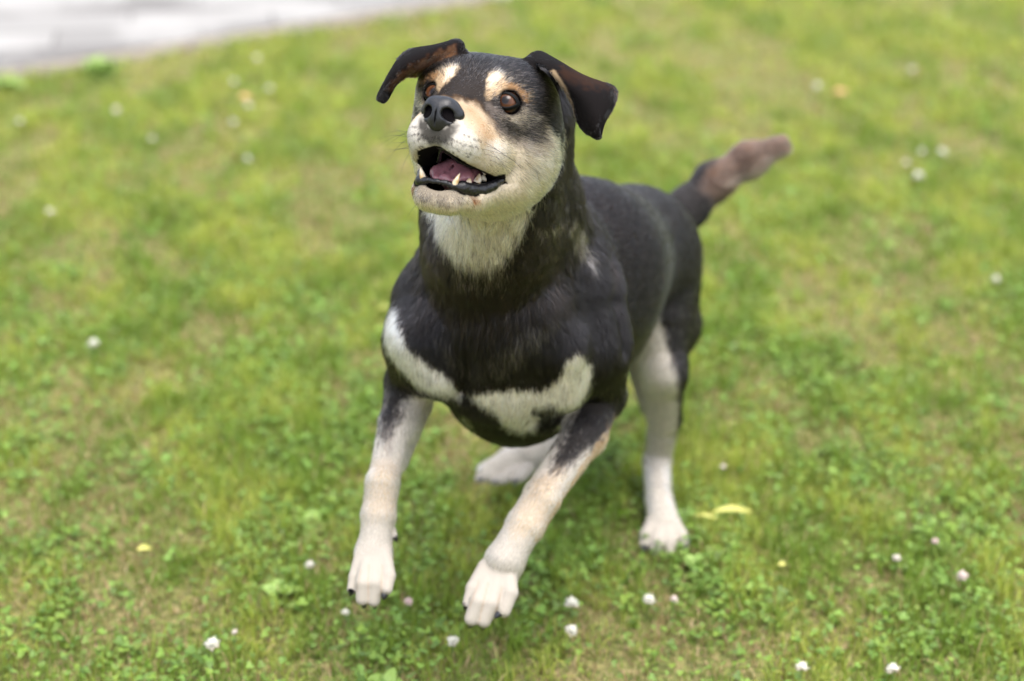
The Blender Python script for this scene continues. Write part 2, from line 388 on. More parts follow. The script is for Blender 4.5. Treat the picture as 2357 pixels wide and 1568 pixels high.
earR = [[(1212, 140, 2.03), (1250, 128, 2.08), (1290, 180, 2.14)],
        [(1252, 152, 1.995), (1290, 150, 2.03), (1335, 180, 2.10)],
        [(1288, 195, 1.985), (1335, 190, 1.985), (1385, 188, 2.05)],
        [(1312, 235, 1.985), (1362, 222, 1.96), (1420, 205, 2.01)],
        [(1325, 275, 1.98), (1370, 262, 1.945), (1413, 248, 1.975)],
        [(1342, 303, 1.965), (1373, 294, 1.94), (1392, 282, 1.955)],
        [(1372, 320, 1.95), (1379, 317, 1.94), (1384, 314, 1.94)]]
earL = [[(1040, 150, 2.07), (1062, 107, 2.03), (1040, 97, 2.09)],
        [(1000, 160, 2.07), (1010, 119, 2.01), (1000, 106, 2.08)],
        [(960, 176, 2.06), (965, 137, 1.99), (950, 111, 2.06)],
        [(933, 178, 2.04), (932, 154, 1.985), (921, 128, 2.04)],
        [(914, 195, 2.02), (908, 177, 1.985), (900, 160, 2.02)],
        [(902, 212, 2.01), (889, 206, 1.985), (876, 204, 2.00)],
        [(894, 229, 2.0), (879, 234, 1.99), (866, 225, 1.995)]]
for rows, fl in ((earR, at(1385, 325, 1.95) - at(1260, 140, 2.03)), (earL, at(875, 230, 2.0) - at(1040, 105, 2.06))):
    p_, th = ear_sheet(rows, [.0042, .003, .0021, .0019, .0019, .0019, .0021]); PR.append(sheet(p_, th, .008, 'ear', .0032, fl))
# openings: mouth wedge, oral hollow, eye sockets
def mouth_cut(p):
    q = hloc(p); ax = np.abs(q[:, 0])
    y = q[:, 1]
    up = -4.55 - np.clip(ax - .3, 0, 9) * .42 - np.clip(10.5 - y, 0, 9) * .10
    up = np.where(ax > 2.7, -5.6 - (ax - 2.7) * .2 - np.clip(10.5 - y, 0, 9) * .10, up)
    lo_ = -8.32 + np.clip(9.0 - y, 0, 9) * .18 + .1 * ax
    d = np.maximum(q[:, 2] - up, lo_ - q[:, 2]); d = np.maximum(d, 2.7 - y) * .75
    inner = np.sqrt((q[:, 0] / 2.5) ** 2 + ((y - 6) / 4.2) ** 2 + ((q[:, 2] + 7.0) / 3.0) ** 2)
    return np.minimum(d, (inner - 1) * 1.9) / 100
EYES = []
def skin_hit(u, v, Y0=1.8):
    a = at(u, v, Y0); d = nrm(a - C0); t_ = np.arange(0, .5, .0008); f_ = field(PR, [], a + d * t_[:, None]); i = int(np.argmax(f_ < 0)); return a + d * t_[i], d
_h, _d = skin_hit(1169, 238); _e = hloc(_h + _d * .0098); print('eye local', _e)
for s in (1, -1):
    EYES.append(hl((_e[0] if s > 0 else -_e[0] + .45, _e[1] + (0 if s > 0 else .1), _e[2] - (0 if s > 0 else .25))))
print('eyes at', [proj(c)[:2] for c in EYES])
SUB = [(mouth_cut, hl((0, 6.5, -7)), .075, .004)]
for c in EYES: SUB.append(((lambda p, c=c: np.linalg.norm(p - c, axis=1) - .0128), c, .0128, .003))

def groove(pts, rp, k):
    H_ = [skin_hit(*q_)[0] for q_ in pts]
    for a, b_ in zip(H_[:-1], H_[1:]):
        c_ = cone(a, b_, rp * 2.25 / FP, rp * 2.25 / FP, .01, 'x', 0); SUB.append(((lambda p, c_=c_: dist(c_, p)), c_.c, c_.R, k))
groove([(1078, 800), (1064, 905)], 5, .016)
groove([(1395, 580), (1420, 690), (1440, 800)], 3, .02)
groove([(1535, 600), (1503, 690), (1474, 780)], 9, .022)
V, F = polygonise(PR, SUB, (-.42, 1.85, -.02), (.50, 2.98, .98), .0019)
V = relax(V, F, 1, .3)
print('dog body', len(V), len(F))

# per-vertex data: nearest region, flow direction and fur length blended between the volumes
REG = sorted({P.reg for P in PR}); rid = {r: i for i, r in enumerate(REG)}
def blend(V):
    n = len(V); wsum = np.zeros(n); fl = np.zeros((n, 3)); ln_ = np.zeros(n); best = np.full(n, 1e9); reg = np.zeros(n, int)
    q = hloc(V)
    radial = nrm(np.stack([q[:, 0], q[:, 1] - 14, (q[:, 2] + 1.5)], 1) * np.array([1.1, 1, .8])) @ HM
    for P in PR:
        m = np.nonzero(np.linalg.norm(V - P.c, axis=1) < P.R + .05)[0]
        if not len(m): continue
        d = dist(P, V[m]); w = np.exp(-np.clip(d, -.004, 1) / (.003 if P.reg.startswith('leg') or P.reg == 'ear' else .006))
        f = radial[m] if P.reg == 'head' else P.flow[None]
        fl[m] += w[:, None] * f; ln_[m] += w * P.ln; wsum[m] += w
        bt = d < best[m]; best[m[bt]] = d[bt]; reg[m[bt]] = rid[P.reg]
    return nrm(fl), ln_ / np.maximum(wsum, 1e-9), reg
FL, LN, RG = blend(V)
_ear = RG == rid['ear']; _V2 = relax(V, F, 5, .5); V = np.where(_ear[:, None], _V2, V)
NV = vnormals(V, F)

# ------------------------------------------------------------------ coat markings
def poly_sd(poly, u, v):
    P = np.array(poly, float); d = np.full(len(u), 1e9); ins = np.zeros(len(u), bool); n = len(P)
    for i in range(n):
        a, b_ = P[i], P[(i + 1) % n]; e = b_ - a; w0, w1 = u - a[0], v - a[1]
        t = np.clip((w0 * e[0] + w1 * e[1]) / (e @ e + 1e-9), 0, 1)
        d = np.minimum(d, (w0 - e[0] * t) ** 2 + (w1 - e[1] * t) ** 2)
        c = (a[1] <= v) != (b_[1] <= v)
        with np.errstate(divide='ignore', invalid='ignore'):
            xi = a[0] + (v - a[1]) / (e[1] if e[1] else 1e-9) * e[0]
        ins ^= c & (u < xi)
    return np.where(ins, -1, 1) * np.sqrt(d)
Z1 = lambda L: [(834.3 + .2863 * x, 69 + .2863 * y) for x, y in L]
BLACK = np.array([.0075, .0062, .006]); CREAM = np.array([.52, .44, .325]); WHITE = np.array([.60, .56, .50]); TAN = np.array([.36, .20, .09])
BROWN = np.array([.018, .012, .0095]); GREY = np.array([.17, .14, .12]); RUST = np.array([.12, .045, .018]); OCHRE = np.array([.45, .32, .19])
HEADPOLY = [  # colour, probability, softness px, jitter px, polygon
    (GREY, .12, 20, 6, Z1([(700, 300), (1200, 250), (1500, 450), (1450, 700), (1000, 700), (850, 560), (600, 520)])),
    (CREAM, .97, 9, 7, Z1([(300, 560), (560, 556), (800, 570), (930, 610), (1010, 700), (1080, 800), (1180, 880), (1300, 850), (1400, 760), (1490, 780), (1560, 860), (1600, 960), (1590, 1080), (1530, 1220), (1470, 1330), (1380, 1440), (1300, 1700), (200, 1750), (200, 700)])),
    (GREY * 1.4, .7, 10, 8, Z1([(1000, 600), (1150, 640), (1330, 610), (1460, 740), (1500, 900), (1400, 1000), (1250, 950), (1120, 850), (1040, 760)])),
    (BLACK * 1.5, .45, 12, 8, Z1([(960, 600), (1100, 640), (1330, 640), (1450, 760), (1420, 880), (1250, 900), (1110, 820), (1030, 740)])),
    (CREAM, .5, 10, 8, Z1([(1130, 690), (1300, 640), (1400, 700), (1330, 760), (1200, 760)])),
    (TAN, .62, 20, 8, Z1([(560, 545), (780, 575), (920, 610), (1000, 720), (1090, 850), (1060, 960), (980, 920), (890, 770), (800, 660), (700, 590)])),
    (WHITE, .85, 10, 8, Z1([(300, 700), (440, 700), (780, 720), (900, 860), (960, 1000), (860, 1080), (600, 950), (300, 1000)])),
    (WHITE, .7, 14, 8, Z1([(1000, 940), (1100, 880), (1180, 940), (1130, 1040), (1040, 1030)])),
    (BLACK * 1.2, .88, 12, 6, Z1([(440, 690), (500, 780), (580, 790), (740, 745), (780, 770), (735, 850), (690, 920), (630, 950), (560, 910), (500, 900)])),
    (GREY * .25, .55, 14, 8, Z1([(380, 1180), (560, 1200), (820, 1270), (870, 1330), (790, 1370), (640, 1390), (520, 1370), (380, 1290)])),
    (RUST, .6, 5, 3, Z1([(850, 1330), (930, 1330), (930, 1370), (880, 1390)])),
    (OCHRE, .7, 6, 5, Z1([(990, 480), (1000, 400), (1020, 350), (1070, 328), (1130, 350), (1170, 410), (1150, 470), (1100, 510), (1040, 560), (1000, 560)])),
    (CREAM * 1.2, .85, 7, 6, Z1([(1005, 440), (1012, 380), (1040, 342), (1085, 342), (1105, 380), (1070, 430), (1030, 480)])),
    (TAN, .55, 7, 5, Z1([(1150, 420), (1250, 440), (1330, 520), (1340, 600), (1290, 570), (1220, 480), (1150, 500)])),
]
DOTS = [(1040, 80), (1120, 95), (1205, 115), (1290, 160), (1375, 185), (985, 195), (1065, 240), (1145, 258), (1240, 285), (1325, 295), (915, 165), (920, 405),
        (1005, 470), (1155, 410), (1240, 425), (1180, 470), (860, 380), (985, 345), (1245, 640), (900, 250)]
DOTS = [((1600 + x / 4.356) * .5754, (520 + y / 4.356) * .5754) for x, y in DOTS]
BODYPOLY = [  # regions, colour, probability, softness, jitter, polygon
    (('neck', 'chest'), BROWN, .4, 30, 20, [(980, 560), (1300, 480), (1300, 700), (1100, 760), (980, 700)]),
    (('neck', 'head', 'chest'), CREAM, .97, 8, 10, [(985, 470), (1003, 500), (1015, 540), (1040, 580), (1075, 603), (1110, 610), (1150, 600), (1185, 560), (1215, 500), (1245, 440), (1275, 380), (1300, 300), (1240, 250), (1000, 380)]),
    (('neck', 'chest'), GREY, .38, 12, 12, [(1040, 590), (1165, 590), (1160, 640), (1110, 655), (1050, 640)]),
    (('neck', 'chest'), GREY, .30, 14, 12, [(1110, 830), (1130, 790), (1200, 740), (1260, 700), (1270, 730), (1210, 790), (1150, 840)]),
    (('neck', 'chest'), GREY, .28, 12, 12, [(1000, 740), (1030, 770), (1080, 830), (1070, 850), (1020, 810)]),
    (('neck', 'chest', 'body'), GREY, .72, 10, 12, [(1305, 490), (1335, 500), (1366, 545), (1372, 575), (1350, 610), (1330, 590), (1318, 545)]),
    (('neck', 'chest', 'body'), GREY, .6, 5, 8, [(1240, 520), (1290, 500), (1295, 512), (1245, 535)]),
    (('chest', 'leg_fl', 'leg_fr', 'body', 'neck'), WHITE * 1.15, .97, 9, 4, [(915, 690), (930, 705), (931, 745), (942, 790), (975, 822), (1020, 845), (1055, 885), (1068, 912), (1040, 912), (1000, 903), (960, 888), (915, 838), (890, 800), (890, 740)]),
    (('chest', 'leg_fr', 'body', 'neck'), WHITE * np.array([1.2, 1.17, 1.08]), .97, 11, 5, [(1072, 902), (1110, 890), (1180, 882), (1250, 886), (1285, 862), (1305, 812), (1335, 800), (1363, 828), (1362, 880), (1335, 930), (1290, 955), (1250, 950), (1240, 985), (1205, 995), (1165, 985), (1150, 960), (1105, 928)]),
    (('chest', 'body'), BLACK * 1.5, .8, 8, 8, [(1225, 940), (1260, 930), (1310, 945), (1300, 965), (1250, 965)]),
    (('chest', 'body'), CREAM, .5, 6, 6, [(1050, 950), (1068, 950), (1095, 990), (1080, 990)]),
    (('leg_fl',), BLACK * 1.2, .97, 26, 8, [(800, 600), (1050, 600), (1050, 880), (992, 885), (955, 905), (925, 935), (905, 985), (888, 1015), (876, 985), (880, 900)]),
    (('leg_fl',), GREY, .3, 10, 10, [(885, 980), (905, 960), (905, 1040), (885, 1060)]),
    (('leg_fr',), BLACK * 1.3, .97, 22, 8, [(1250, 600), (1480, 600), (1450, 930), (1412, 985), (1370, 1015), (1335, 1050), (1275, 1090), (1272, 1060), (1300, 1000), (1322, 960), (1335, 900), (1300, 800)]),
    (('leg_fr',), TAN, .7, 8, 8, [(1450, 920), (1412, 960), (1340, 1075), (1290, 1150), (1240, 1240), (1262, 1240), (1330, 1120), (1400, 1020), (1460, 950)]),
    (('leg_fr',), GREY * .5, .3, 9, 10, [(1225, 1110), (1290, 1060), (1310, 1060), (1240, 1150), (1215, 1150)]),
    (('leg_fr',), OCHRE, .45, 30, 10, [(1230, 1100), (1300, 1080), (1250, 1220), (1180, 1240), (1180, 1190)]),
    (('leg_fl',), OCHRE, .35, 35, 10, [(850, 1060), (915, 1060), (915, 1190), (845, 1190)]),
    (('leg_fl',), TAN * 1.2, .35, 3, 1, [(847, 1300), (850, 1300), (848, 1396), (846, 1396)]),  # tan staining between toes, also painting in the shade of the grooves
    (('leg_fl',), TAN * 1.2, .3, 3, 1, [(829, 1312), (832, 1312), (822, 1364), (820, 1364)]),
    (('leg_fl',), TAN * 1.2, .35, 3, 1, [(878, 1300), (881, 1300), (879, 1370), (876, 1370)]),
    (('leg_fr',), TAN * 1.2, .35, 3, 1, [(1122, 1340), (1125, 1340), (1101, 1444), (1098, 1444)]),  # same on the other paw: stain lines that double as painted groove shade
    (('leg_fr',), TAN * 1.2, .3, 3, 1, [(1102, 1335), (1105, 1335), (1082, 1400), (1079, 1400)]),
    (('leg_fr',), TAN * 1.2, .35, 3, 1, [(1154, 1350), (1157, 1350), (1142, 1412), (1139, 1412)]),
    (('leg_hl',), BLACK * 1.8, .97, 14, 4, [(1380, 450), (1680, 450), (1640, 900), (1590, 1030), (1561, 1005), (1566, 880), (1541, 805), (1527, 745), (1505, 705), (1480, 740), (1465, 800), (1400, 800)]),
    (('leg_hr',), BLACK * 1.8, .97, 8, 8, [(1250, 450), (1680, 450), (1500, 700), (1440, 860), (1250, 900)]),
    (('tail',), GREY * np.array([.42, .32, .27]), .93, 26, 4, [(1600, 440), (1660, 340), (1760, 300), (1830, 290), (1830, 400), (1650, 480)]),
    (('tail',), RUST, .22, 10, 8, [(1600, 420), (1660, 340), (1760, 295), (1840, 290), (1830, 340), (1780, 320), (1700, 350), (1630, 410)]),
    (('tail',), GREY * 1.5, .6, 16, 3, [(1650, 430), (1690, 412), (1740, 372), (1800, 345), (1810, 365), (1750, 405), (1690, 445)]),
]
def coat(p, reg, rnd, nn=None):
    """colour of the coat at points p; rnd in [0,1] picks one hair's colour where hairs of several colours mix (None = average)"""
    n = len(p); col = np.tile(BLACK, (n, 1)); u, v, _ = proj(p)
    names = np.array(REG)[reg]; q = hloc(p)
    j1, j2 = noise(p, .012, 1), noise(p, .012, 2); j3 = noise(p, .004, 3)
    legs = np.char.startswith(names.astype(str), 'leg')
    col[legs] = WHITE * np.array([.70, .675, .64])
    bodym = (names == 'body')
    def put(mask, c, P, k=0):
        P = P * mask
        if rnd is None: col[:] = col * (1 - P[:, None]) + c * P[:, None]
        else:
            r = (rnd * (1 + .618 * k) * 7.13 + .37 * k) % 1.0
            s = r < P; col[s] = c
    put(bodym, BROWN, .35 + .2 * j1, 3)
    hm = names == 'head'; em = names == 'ear'
    qm = q.copy(); qm[:, 0] = np.abs(qm[:, 0]); pm = hl(qm); um, vm, _ = proj(pm)
    facing = q[:, 1] > -5
    for k, (c, pr, so_, ji, poly) in enumerate(HEADPOLY):
        so_ = so_ * 1.5
        sd = poly_sd(poly, um + j1 * ji * .5 + j3 * ji * .25, vm + j2 * ji * .5)
        put(hm & facing, c, pr * np.clip(.5 - sd / so_, 0, 1), k + 5)
    for (du, dv) in DOTS:
        put(hm, BLACK * 4, .7 * (np.hypot(um - du, vm - dv) < 2.8), 1)
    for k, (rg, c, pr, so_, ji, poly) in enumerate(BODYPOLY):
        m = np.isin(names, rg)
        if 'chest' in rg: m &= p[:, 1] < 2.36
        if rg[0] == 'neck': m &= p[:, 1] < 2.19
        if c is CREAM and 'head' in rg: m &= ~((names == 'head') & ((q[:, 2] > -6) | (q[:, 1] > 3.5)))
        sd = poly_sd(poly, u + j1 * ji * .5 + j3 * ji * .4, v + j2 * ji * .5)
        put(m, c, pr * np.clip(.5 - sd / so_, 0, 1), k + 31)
    # ears: rusty lining on the side turned to the head, black outside
    if em.any() and nn is not None:
        inw = np.where(q[:, 0] > 0, -(nn @ HM[1]) - .1, -1.)
        put(em & (q[:, 2] < 8.5), RUST * 1.1, np.clip(inw * 3, 0, .6), 2)
        put(em & (q[:, 0] > 0), OCHRE * .6, .85 * np.clip(.5 - poly_sd([(1264, 165), (1276, 160), (1302, 200), (1319, 240), (1326, 292), (1318, 290), (1300, 240), (1280, 205)], u, v) / 4, 0, 1), 3)
        insd = [(1050, 106), (1010, 121), (965, 144), (932, 161), (908, 184), (894, 207), (905, 206), (930, 186), (950, 186), (965, 200), (1000, 175), (1050, 150)]
        put(em & (q[:, 0] < 0) & (nn @ HM[1] > -.3), RUST * .7, .8 * np.clip(.5 - poly_sd(insd, u + j1 * 3, v + j2 * 3) / 14, 0, 1), 3)
        put(em & (q[:, 0] < 0) & (nn @ HM[1] > -.3), OCHRE * .5, .12 * np.clip(.5 - poly_sd(insd, u + j1 * 3, v + j2 * 3) / 6, 0, 1), 9)
        put(em & (q[:, 0] < 0) & (v > 212), BLACK, np.ones(len(p)), 5)
        put(em & (q[:, 0] > 0), RUST * .6, .26 * np.clip(1 - poly_sd([(1300, 165), (1350, 174), (1395, 190), (1350, 190)], u + j1 * 8, v + j2 * 6) / 22, 0, 1), 4)
    # black rims of the eyes
    for c in EYES:
        dd = np.linalg.norm(p - c, axis=1)
        put(hm, BLACK * .7, np.clip((.0170 - dd) / .003, 0, 1), 6)
    # bare black skin in and around the mouth
    dm = mouth_cut(p)
    inside = (dm < .0006) & hm
    nosed = np.linalg.norm((q - np.array([0, 11.6, -1.2])) / np.array([1.9, 2.1, 1.6]), axis=1)
    inside |= hm & (nosed < 1)
    lip = poly_sd([(940, 405), (963, 408), (1000, 421), (1040, 430), (1066, 412), (1092, 418), (1130, 410), (1164, 396), (1163, 418), (1134, 441), (1092, 453), (1060, 447), (1040, 430), (1000, 419), (963, 411), (940, 407)], um, vm)
    inside |= hm & (lip < 0) & (q[:, 2] < -5.5) & (q[:, 1] > 2)
    col[inside] = np.array([.005, .004, .0045])
    return col, inside
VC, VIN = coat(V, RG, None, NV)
VC = VC * .75

dog = empty('dog', (float(V[:, 0].mean()), 2.35, 0)); base = np.array(dog.location)
tag(dog, 'black, white and tan dog with folded ears and open mouth leaping over the lawn', 'dog')
body = mesh_obj('body', V - base, F, M_skin, dog, VC)

# ------------------------------------------------------------------ fur
def make_fur(total=850000, seed=11):
    r = np.random.default_rng(seed)
    T = np.concatenate([F[:, [0, 1, 2]], F[:, [0, 2, 3]]])
    a, b_, c = V[T[:, 0]], V[T[:, 1]], V[T[:, 2]]
    ar = .5 * np.linalg.norm(np.cross(b_ - a, c - a), axis=1)
    cen = (a + b_ + c) / 3; nn = nrm(NV[T].sum(1)); view = nrm(C0 - cen)
    fac = np.clip((nn * view).sum(1) * 1.5 + .6, .12, 1)
    names = np.array(REG)[RG[T[:, 0]]]; legm = np.char.startswith(names.astype(str), 'leg'); dens = np.select([names == 'head', names == 'ear', names == 'neck', names == 'chest', legm], [2.6, 2.6, 1.35, 1.2, 1.5], .75)
    dens = np.where(hloc(cen)[:, 1] > 3, dens * 1.5, dens)
    w = ar * dens * fac * ~VIN[T].any(1)
    cdf = np.cumsum(w); cdf /= cdf[-1]
    ti = np.searchsorted(cdf, r.random(total)); ti = np.minimum(ti, len(T) - 1)
    s1, s2 = r.random(total), r.random(total); fl = s1 + s2 > 1; s1[fl] = 1 - s1[fl]; s2[fl] = 1 - s2[fl]
    W = np.stack([1 - s1 - s2, s1, s2], 1)[..., None]
    p = (V[T[ti]] * W).sum(1); n_ = nrm((NV[T[ti]] * W).sum(1)); f = (FL[T[ti]] * W).sum(1); L = (LN[T[ti]] * W[..., 0]).sum(1)
    reg = RG[T[ti, 0]]; names = np.array(REG)[reg]
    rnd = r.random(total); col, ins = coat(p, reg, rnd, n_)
    # direction in the tangent plane with wander in locks
    wob = np.stack([noise(p, .02, s) for s in (5, 6, 7)], 1) * .28 + np.stack([noise(p, .006, s) for s in (8, 9, 10)], 1) * .2 + r.normal(size=(total, 3)) * .10
    slk = np.where((names == 'neck') | (names == 'tail'), .75, np.where(names == 'chest', .5, np.where(names == 'ear', .15, .42)))[:, None]
    f = f + wob * slk; f = f - n_ * (f * n_).sum(1, keepdims=True); f = nrm(f)
    fs = nrm(f); ps = p - fs * (p * fs).sum(1, keepdims=True) * .8      # stretched along the hair: locks
    lk = .6 * noise(ps, .0055, 31) + .6 * noise(ps, .0022, 32); lkl = noise(ps, .011, 33)
    longm = (names == 'neck') | (names == 'chest') | (names == 'tail')
    L = L * r.uniform(.65, 1.15, total) * (1 + .10 * noise(p, .008, 12))
    for c in EYES:                                                   # short hair close to the eyes and lips
        dd = np.linalg.norm(p - c, axis=1); L *= np.clip((dd - .0115) / .010, .3, 1)
    dm = mouth_cut(p); L = np.where(names == 'head', L * np.clip(dm / .012 + .3, .3, 1), L)
    q = hloc(p); nd = np.linalg.norm((q - np.array([0, 11.6, -1.2])) / np.array([2.5, 2.4, 2.1]), axis=1); L *= np.where(names == 'head', np.clip(nd - .2, .7, 1), 1)
    lift = np.where(longm, .30, np.where(names == 'ear', .09, .19)) + .05 * r.normal(size=total); lift = np.clip(lift, .08, .6)
    lift = np.where(names == 'head', lift * .95, lift) * (1 + np.where(names == 'ear', .1, .35) * lk) + np.where(names == 'neck', .14 + .12 * lkl, 0); lift = np.clip(lift, .06, .8)
    tt = np.array([0, .35, .7, 1.])
    side = nrm(np.cross(n_, f)) * (r.normal(size=total) * .07)[:, None]
    P = (p - n_ * .0004)[:, None] + L[:, None, None] * (f[:, None] * (tt * (1 + 0 * tt))[None, :, None] + n_[:, None] * (lift[:, None] * (tt - .55 * tt ** 2)[None])[..., None] + side[:, None] * (tt ** 2)[None, :, None])
    P[:, 1:, 2] -= (L[:, None] * .10 * tt[1:] ** 2)
    br = np.exp(r.normal(size=total) * np.where(names == 'head', .26, np.where(longm, .24, .2))) * (1 + np.where(names == 'tail', .2, np.where(longm, .42, np.where(names == 'ear', .1, .26))) * np.clip(lk, -1, 1)) * (1 + np.where(longm, .2, .06) * lkl); br = np.maximum(br, .2); col = col * br[:, None]
    dark = col.max(1) < .05
    tick = dark & (r.random(total) < np.where(names == 'head', .05, np.where(longm | (names == 'ear'), .002, .012))); col[tick] = GREY * r.uniform(.5, 1.4, (tick.sum(), 1))
    rd = np.where(names == 'head', .00017, np.where(longm, .00021, .00022)) * r.uniform(.7, 1.3, total)
    rd = np.where(q[:, 1] > 3, rd * np.where(names == 'head', .85, 1), rd)
    Rr = rd[:, None] * np.array([1, .95, .7, .15])[None]
    ok = ~ins
    return P[ok], Rr[ok], np.clip(col[ok], .003, .85)
Pf, Rf, Cf = make_fur()
curves_obj('fur', Pf - base, Rf, Cf, M_fur, dog)

# whiskers: long, thin, dark, rooted in the lip pads, chin and cheeks
def whiskers():
    r = np.random.default_rng(5); Ps = []
    S = []
    for s in (-1, 1):
        for (y, z) in ((9.2, -3.2), (8.6, -3.6), (8.0, -4.1), (7.4, -3.7), (6.8, -4.2), (8.8, -4.4), (7.8, -4.9), (6.4, -5.0), (9.6, -4.0)):
            S.append(((s * 4.2, y, z), (s * 1.0, -.35 + .2 * r.normal(), -.15 + .35 * r.normal()), r.uniform(3.0, 5.2)))
        S.append(((s * 2.0, 8.6, -10.6), (s * .8, .3, -.7), 2.3)); S.append(((s * 1.0, 7.6, -11.2), (s * .3, -.1, -1), 3.4)); 
        S.append(((s * .4, 7.2, -11.2), (s * .5, .4, -1), 2.6)); S.append(((s * 6.9, 1.2, -4.9), (s * .6, .2, -1), 2.8)); S.append(((s * 3.4, 3.6, 4.2), (s * .5, .5, 1), 2.0))
    for c, d, L in S:
        c = hl(c); d = nrm(np.array(d)) @ HM; cen = hl((0, 6, -5) if c[2] > hl((0, 0, -9))[2] else (0, 6, -8))
        # push the root out to the skin
        dirn = nrm(c - cen); tt_ = np.linspace(0, .09, 60); dd = field(PR, SUB[:0], cen + dirn * tt_[:, None]); root = cen + dirn * tt_[min(int((dd < 0).sum()), 59)]
        t_ = np.linspace(0, 1, 8)[:, None]; side = nrm(np.cross(d, r.normal(size=3)))
        Ps.append(root + (d * t_ + side * .25 * t_ ** 2 + np.array([0, 0, -.18]) * t_ ** 2) * L / 100)
    P = np.array(Ps); R_ = np.array([.00018, .00017, .00016, .00014, .00012, .0001, .00008, .00004])[None] * np.ones((len(P), 1))
    return P, R_, np.tile(np.array([[.02, .018, .016]]), (len(P), 1))
Pw, Rw, Cw = whiskers()
curves_obj('whiskers', Pw - base, Rw, Cw, M_whisk, dog)

# ------------------------------------------------------------------ eyes, lids, nose, lips, tongue, teeth, claws
def uv_sphere(r, nu=40, nv=24):
    th = np.linspace(0, np.pi, nv + 1); ph = np.linspace(0, 2 * np.pi, nu, endpoint=False)
    Vv = np.array([[r * math.sin(a) * math.cos(b_), r * math.sin(a) * math.sin(b_), r * math.cos(a)] for a in th for b_ in ph])
    Fq = [[i * nu + j, (i + 1) * nu + j, (i + 1) * nu + (j + 1) % nu, i * nu + (j + 1) % nu] for i in range(nv) for j in range(nu)]
    return Vv, np.array(Fq)
gaze = nrm(np.array([-.22, -.80, .50]))
for s, c in zip((1, -1), EYES):
    Vs, Fs = uv_sphere(.0122); 
    eo = mesh_obj('eyeball', Vs, Fs, M_eye, dog); eo.location = mathutils.Vector(c - base)
    eo.rotation_euler = mathutils.Vector(gaze).to_track_quat('Z', 'Y').to_euler()
    # almond lid rim hugging the ball and flaring to the face
    out = nrm(hl((s * 4.35, 8.2, 1.6)) - c)
    rt = nrm(HM[0] - out * (HM[0] @ out)) * s; upv = nrm(np.cross(out, rt)); upv = upv if upv @ HM[2] > 0 else -upv
    ring = []; n = 56
    for rr_, lift_, fl_ in ((.0, .0124, 0), (.0005, .0130, 0), (.0009, .0129, .15), (.0014, .0122, .5), (.0022, .0105, 1)):
        for i in range(n):
            a = 2 * math.pi * i / n; ca, sa = math.cos(a), math.sin(a)
            ax_, ay_ = .0110, (.0072 if sa > 0 else .0062)
            x = ax_ * math.copysign(abs(ca) ** 1.0, ca); y = ay_ * sa * (1 - .38 * abs(ca) ** 3) - .0009 * ca * s * 0
            rho = math.hypot(x, y); k_ = (rho + rr_ * 1.3) / rho; x2, y2 = x * k_, y * k_
            rho2 = min(math.hypot(x2, y2) / .0135, .97); zz = lift_ * math.sqrt(max(1 - rho2 ** 2, .03))
            ring.append(c + rt * x2 + upv * y2 + out * zz)
    Fl = np.array([[k * n + i, k * n + (i + 1) % n, (k + 1) * n + (i + 1) % n, (k + 1) * n + i] for k in range(4) for i in range(n)])
    lo_ = mesh_obj('eyelid', np.array(ring) - base, Fl, M_lid, dog)
    sm = lo_.modifiers.new('thick', 'SOLIDIFY'); sm.thickness = .0008; sm.offset = 0

def small_solid(name, prims, subs, lo, hi, h, mat, it=2):
    """an implicit solid in head-local cm, meshed finely"""
    Vn, Fn = polygonise(prims, subs, np.array(lo) / 100, np.array(hi) / 100, h / 100, 16)
    Vn = relax(Vn, Fn, it, .4); Vw = hl(Vn * 100)
    return mesh_obj(name, Vw - base, Fn[:, ::-1], mat, dog)
def le(c, r, k): return ell(np.array(c) / 100, np.array(r) / 100, k / 100, 'x', 0, (0, 0, 1))
def lc(a, b_, ra, rb, k): return cone(np.array(a) / 100, np.array(b_) / 100, ra / 100, rb / 100, k / 100, 'x', 0)
NP = [le((0, 11.2, -.75), (1.85, 1.6, 1.25), .6), le((0, 11.7, -1.5), (1.25, 1.35, 1.7), .6)]
for s in (1, -1):
    NP += [lc((s * .75 - .12, 11.9, -.45), (s * 1.65, 11.2, -1.15), .72, .62, .5), lc((s * 1.65, 11.2, -1.2), (s * 1.2, 11.7, -2.0), .5, .42, .4), lc((s * 1.2, 11.7, -2.1), (s * .25, 12.1, -2.55), .38, .42, .35)]
def cm_sub(c, r, k):
    P = le(c, r, 1); return ((lambda p: dist(P, p)), np.array(c) / 100, max(r) / 100, k / 100)
NS = []
for s in (1, -1):
    NS += [cm_sub((s * 1.0, 12.3, -1.25), (.53, 2.0, .56), .22), cm_sub((s * 1.55, 12.1, -1.75), (.5, 1.0, .2), .2)]
NS.append(cm_sub((0, 13.05, -1.9), (.07, .5, 1.0), .15))
small_solid('nose', NP, NS, (-2.9, 9.2, -3.6), (2.9, 13.6, .9), .07, M_nose)

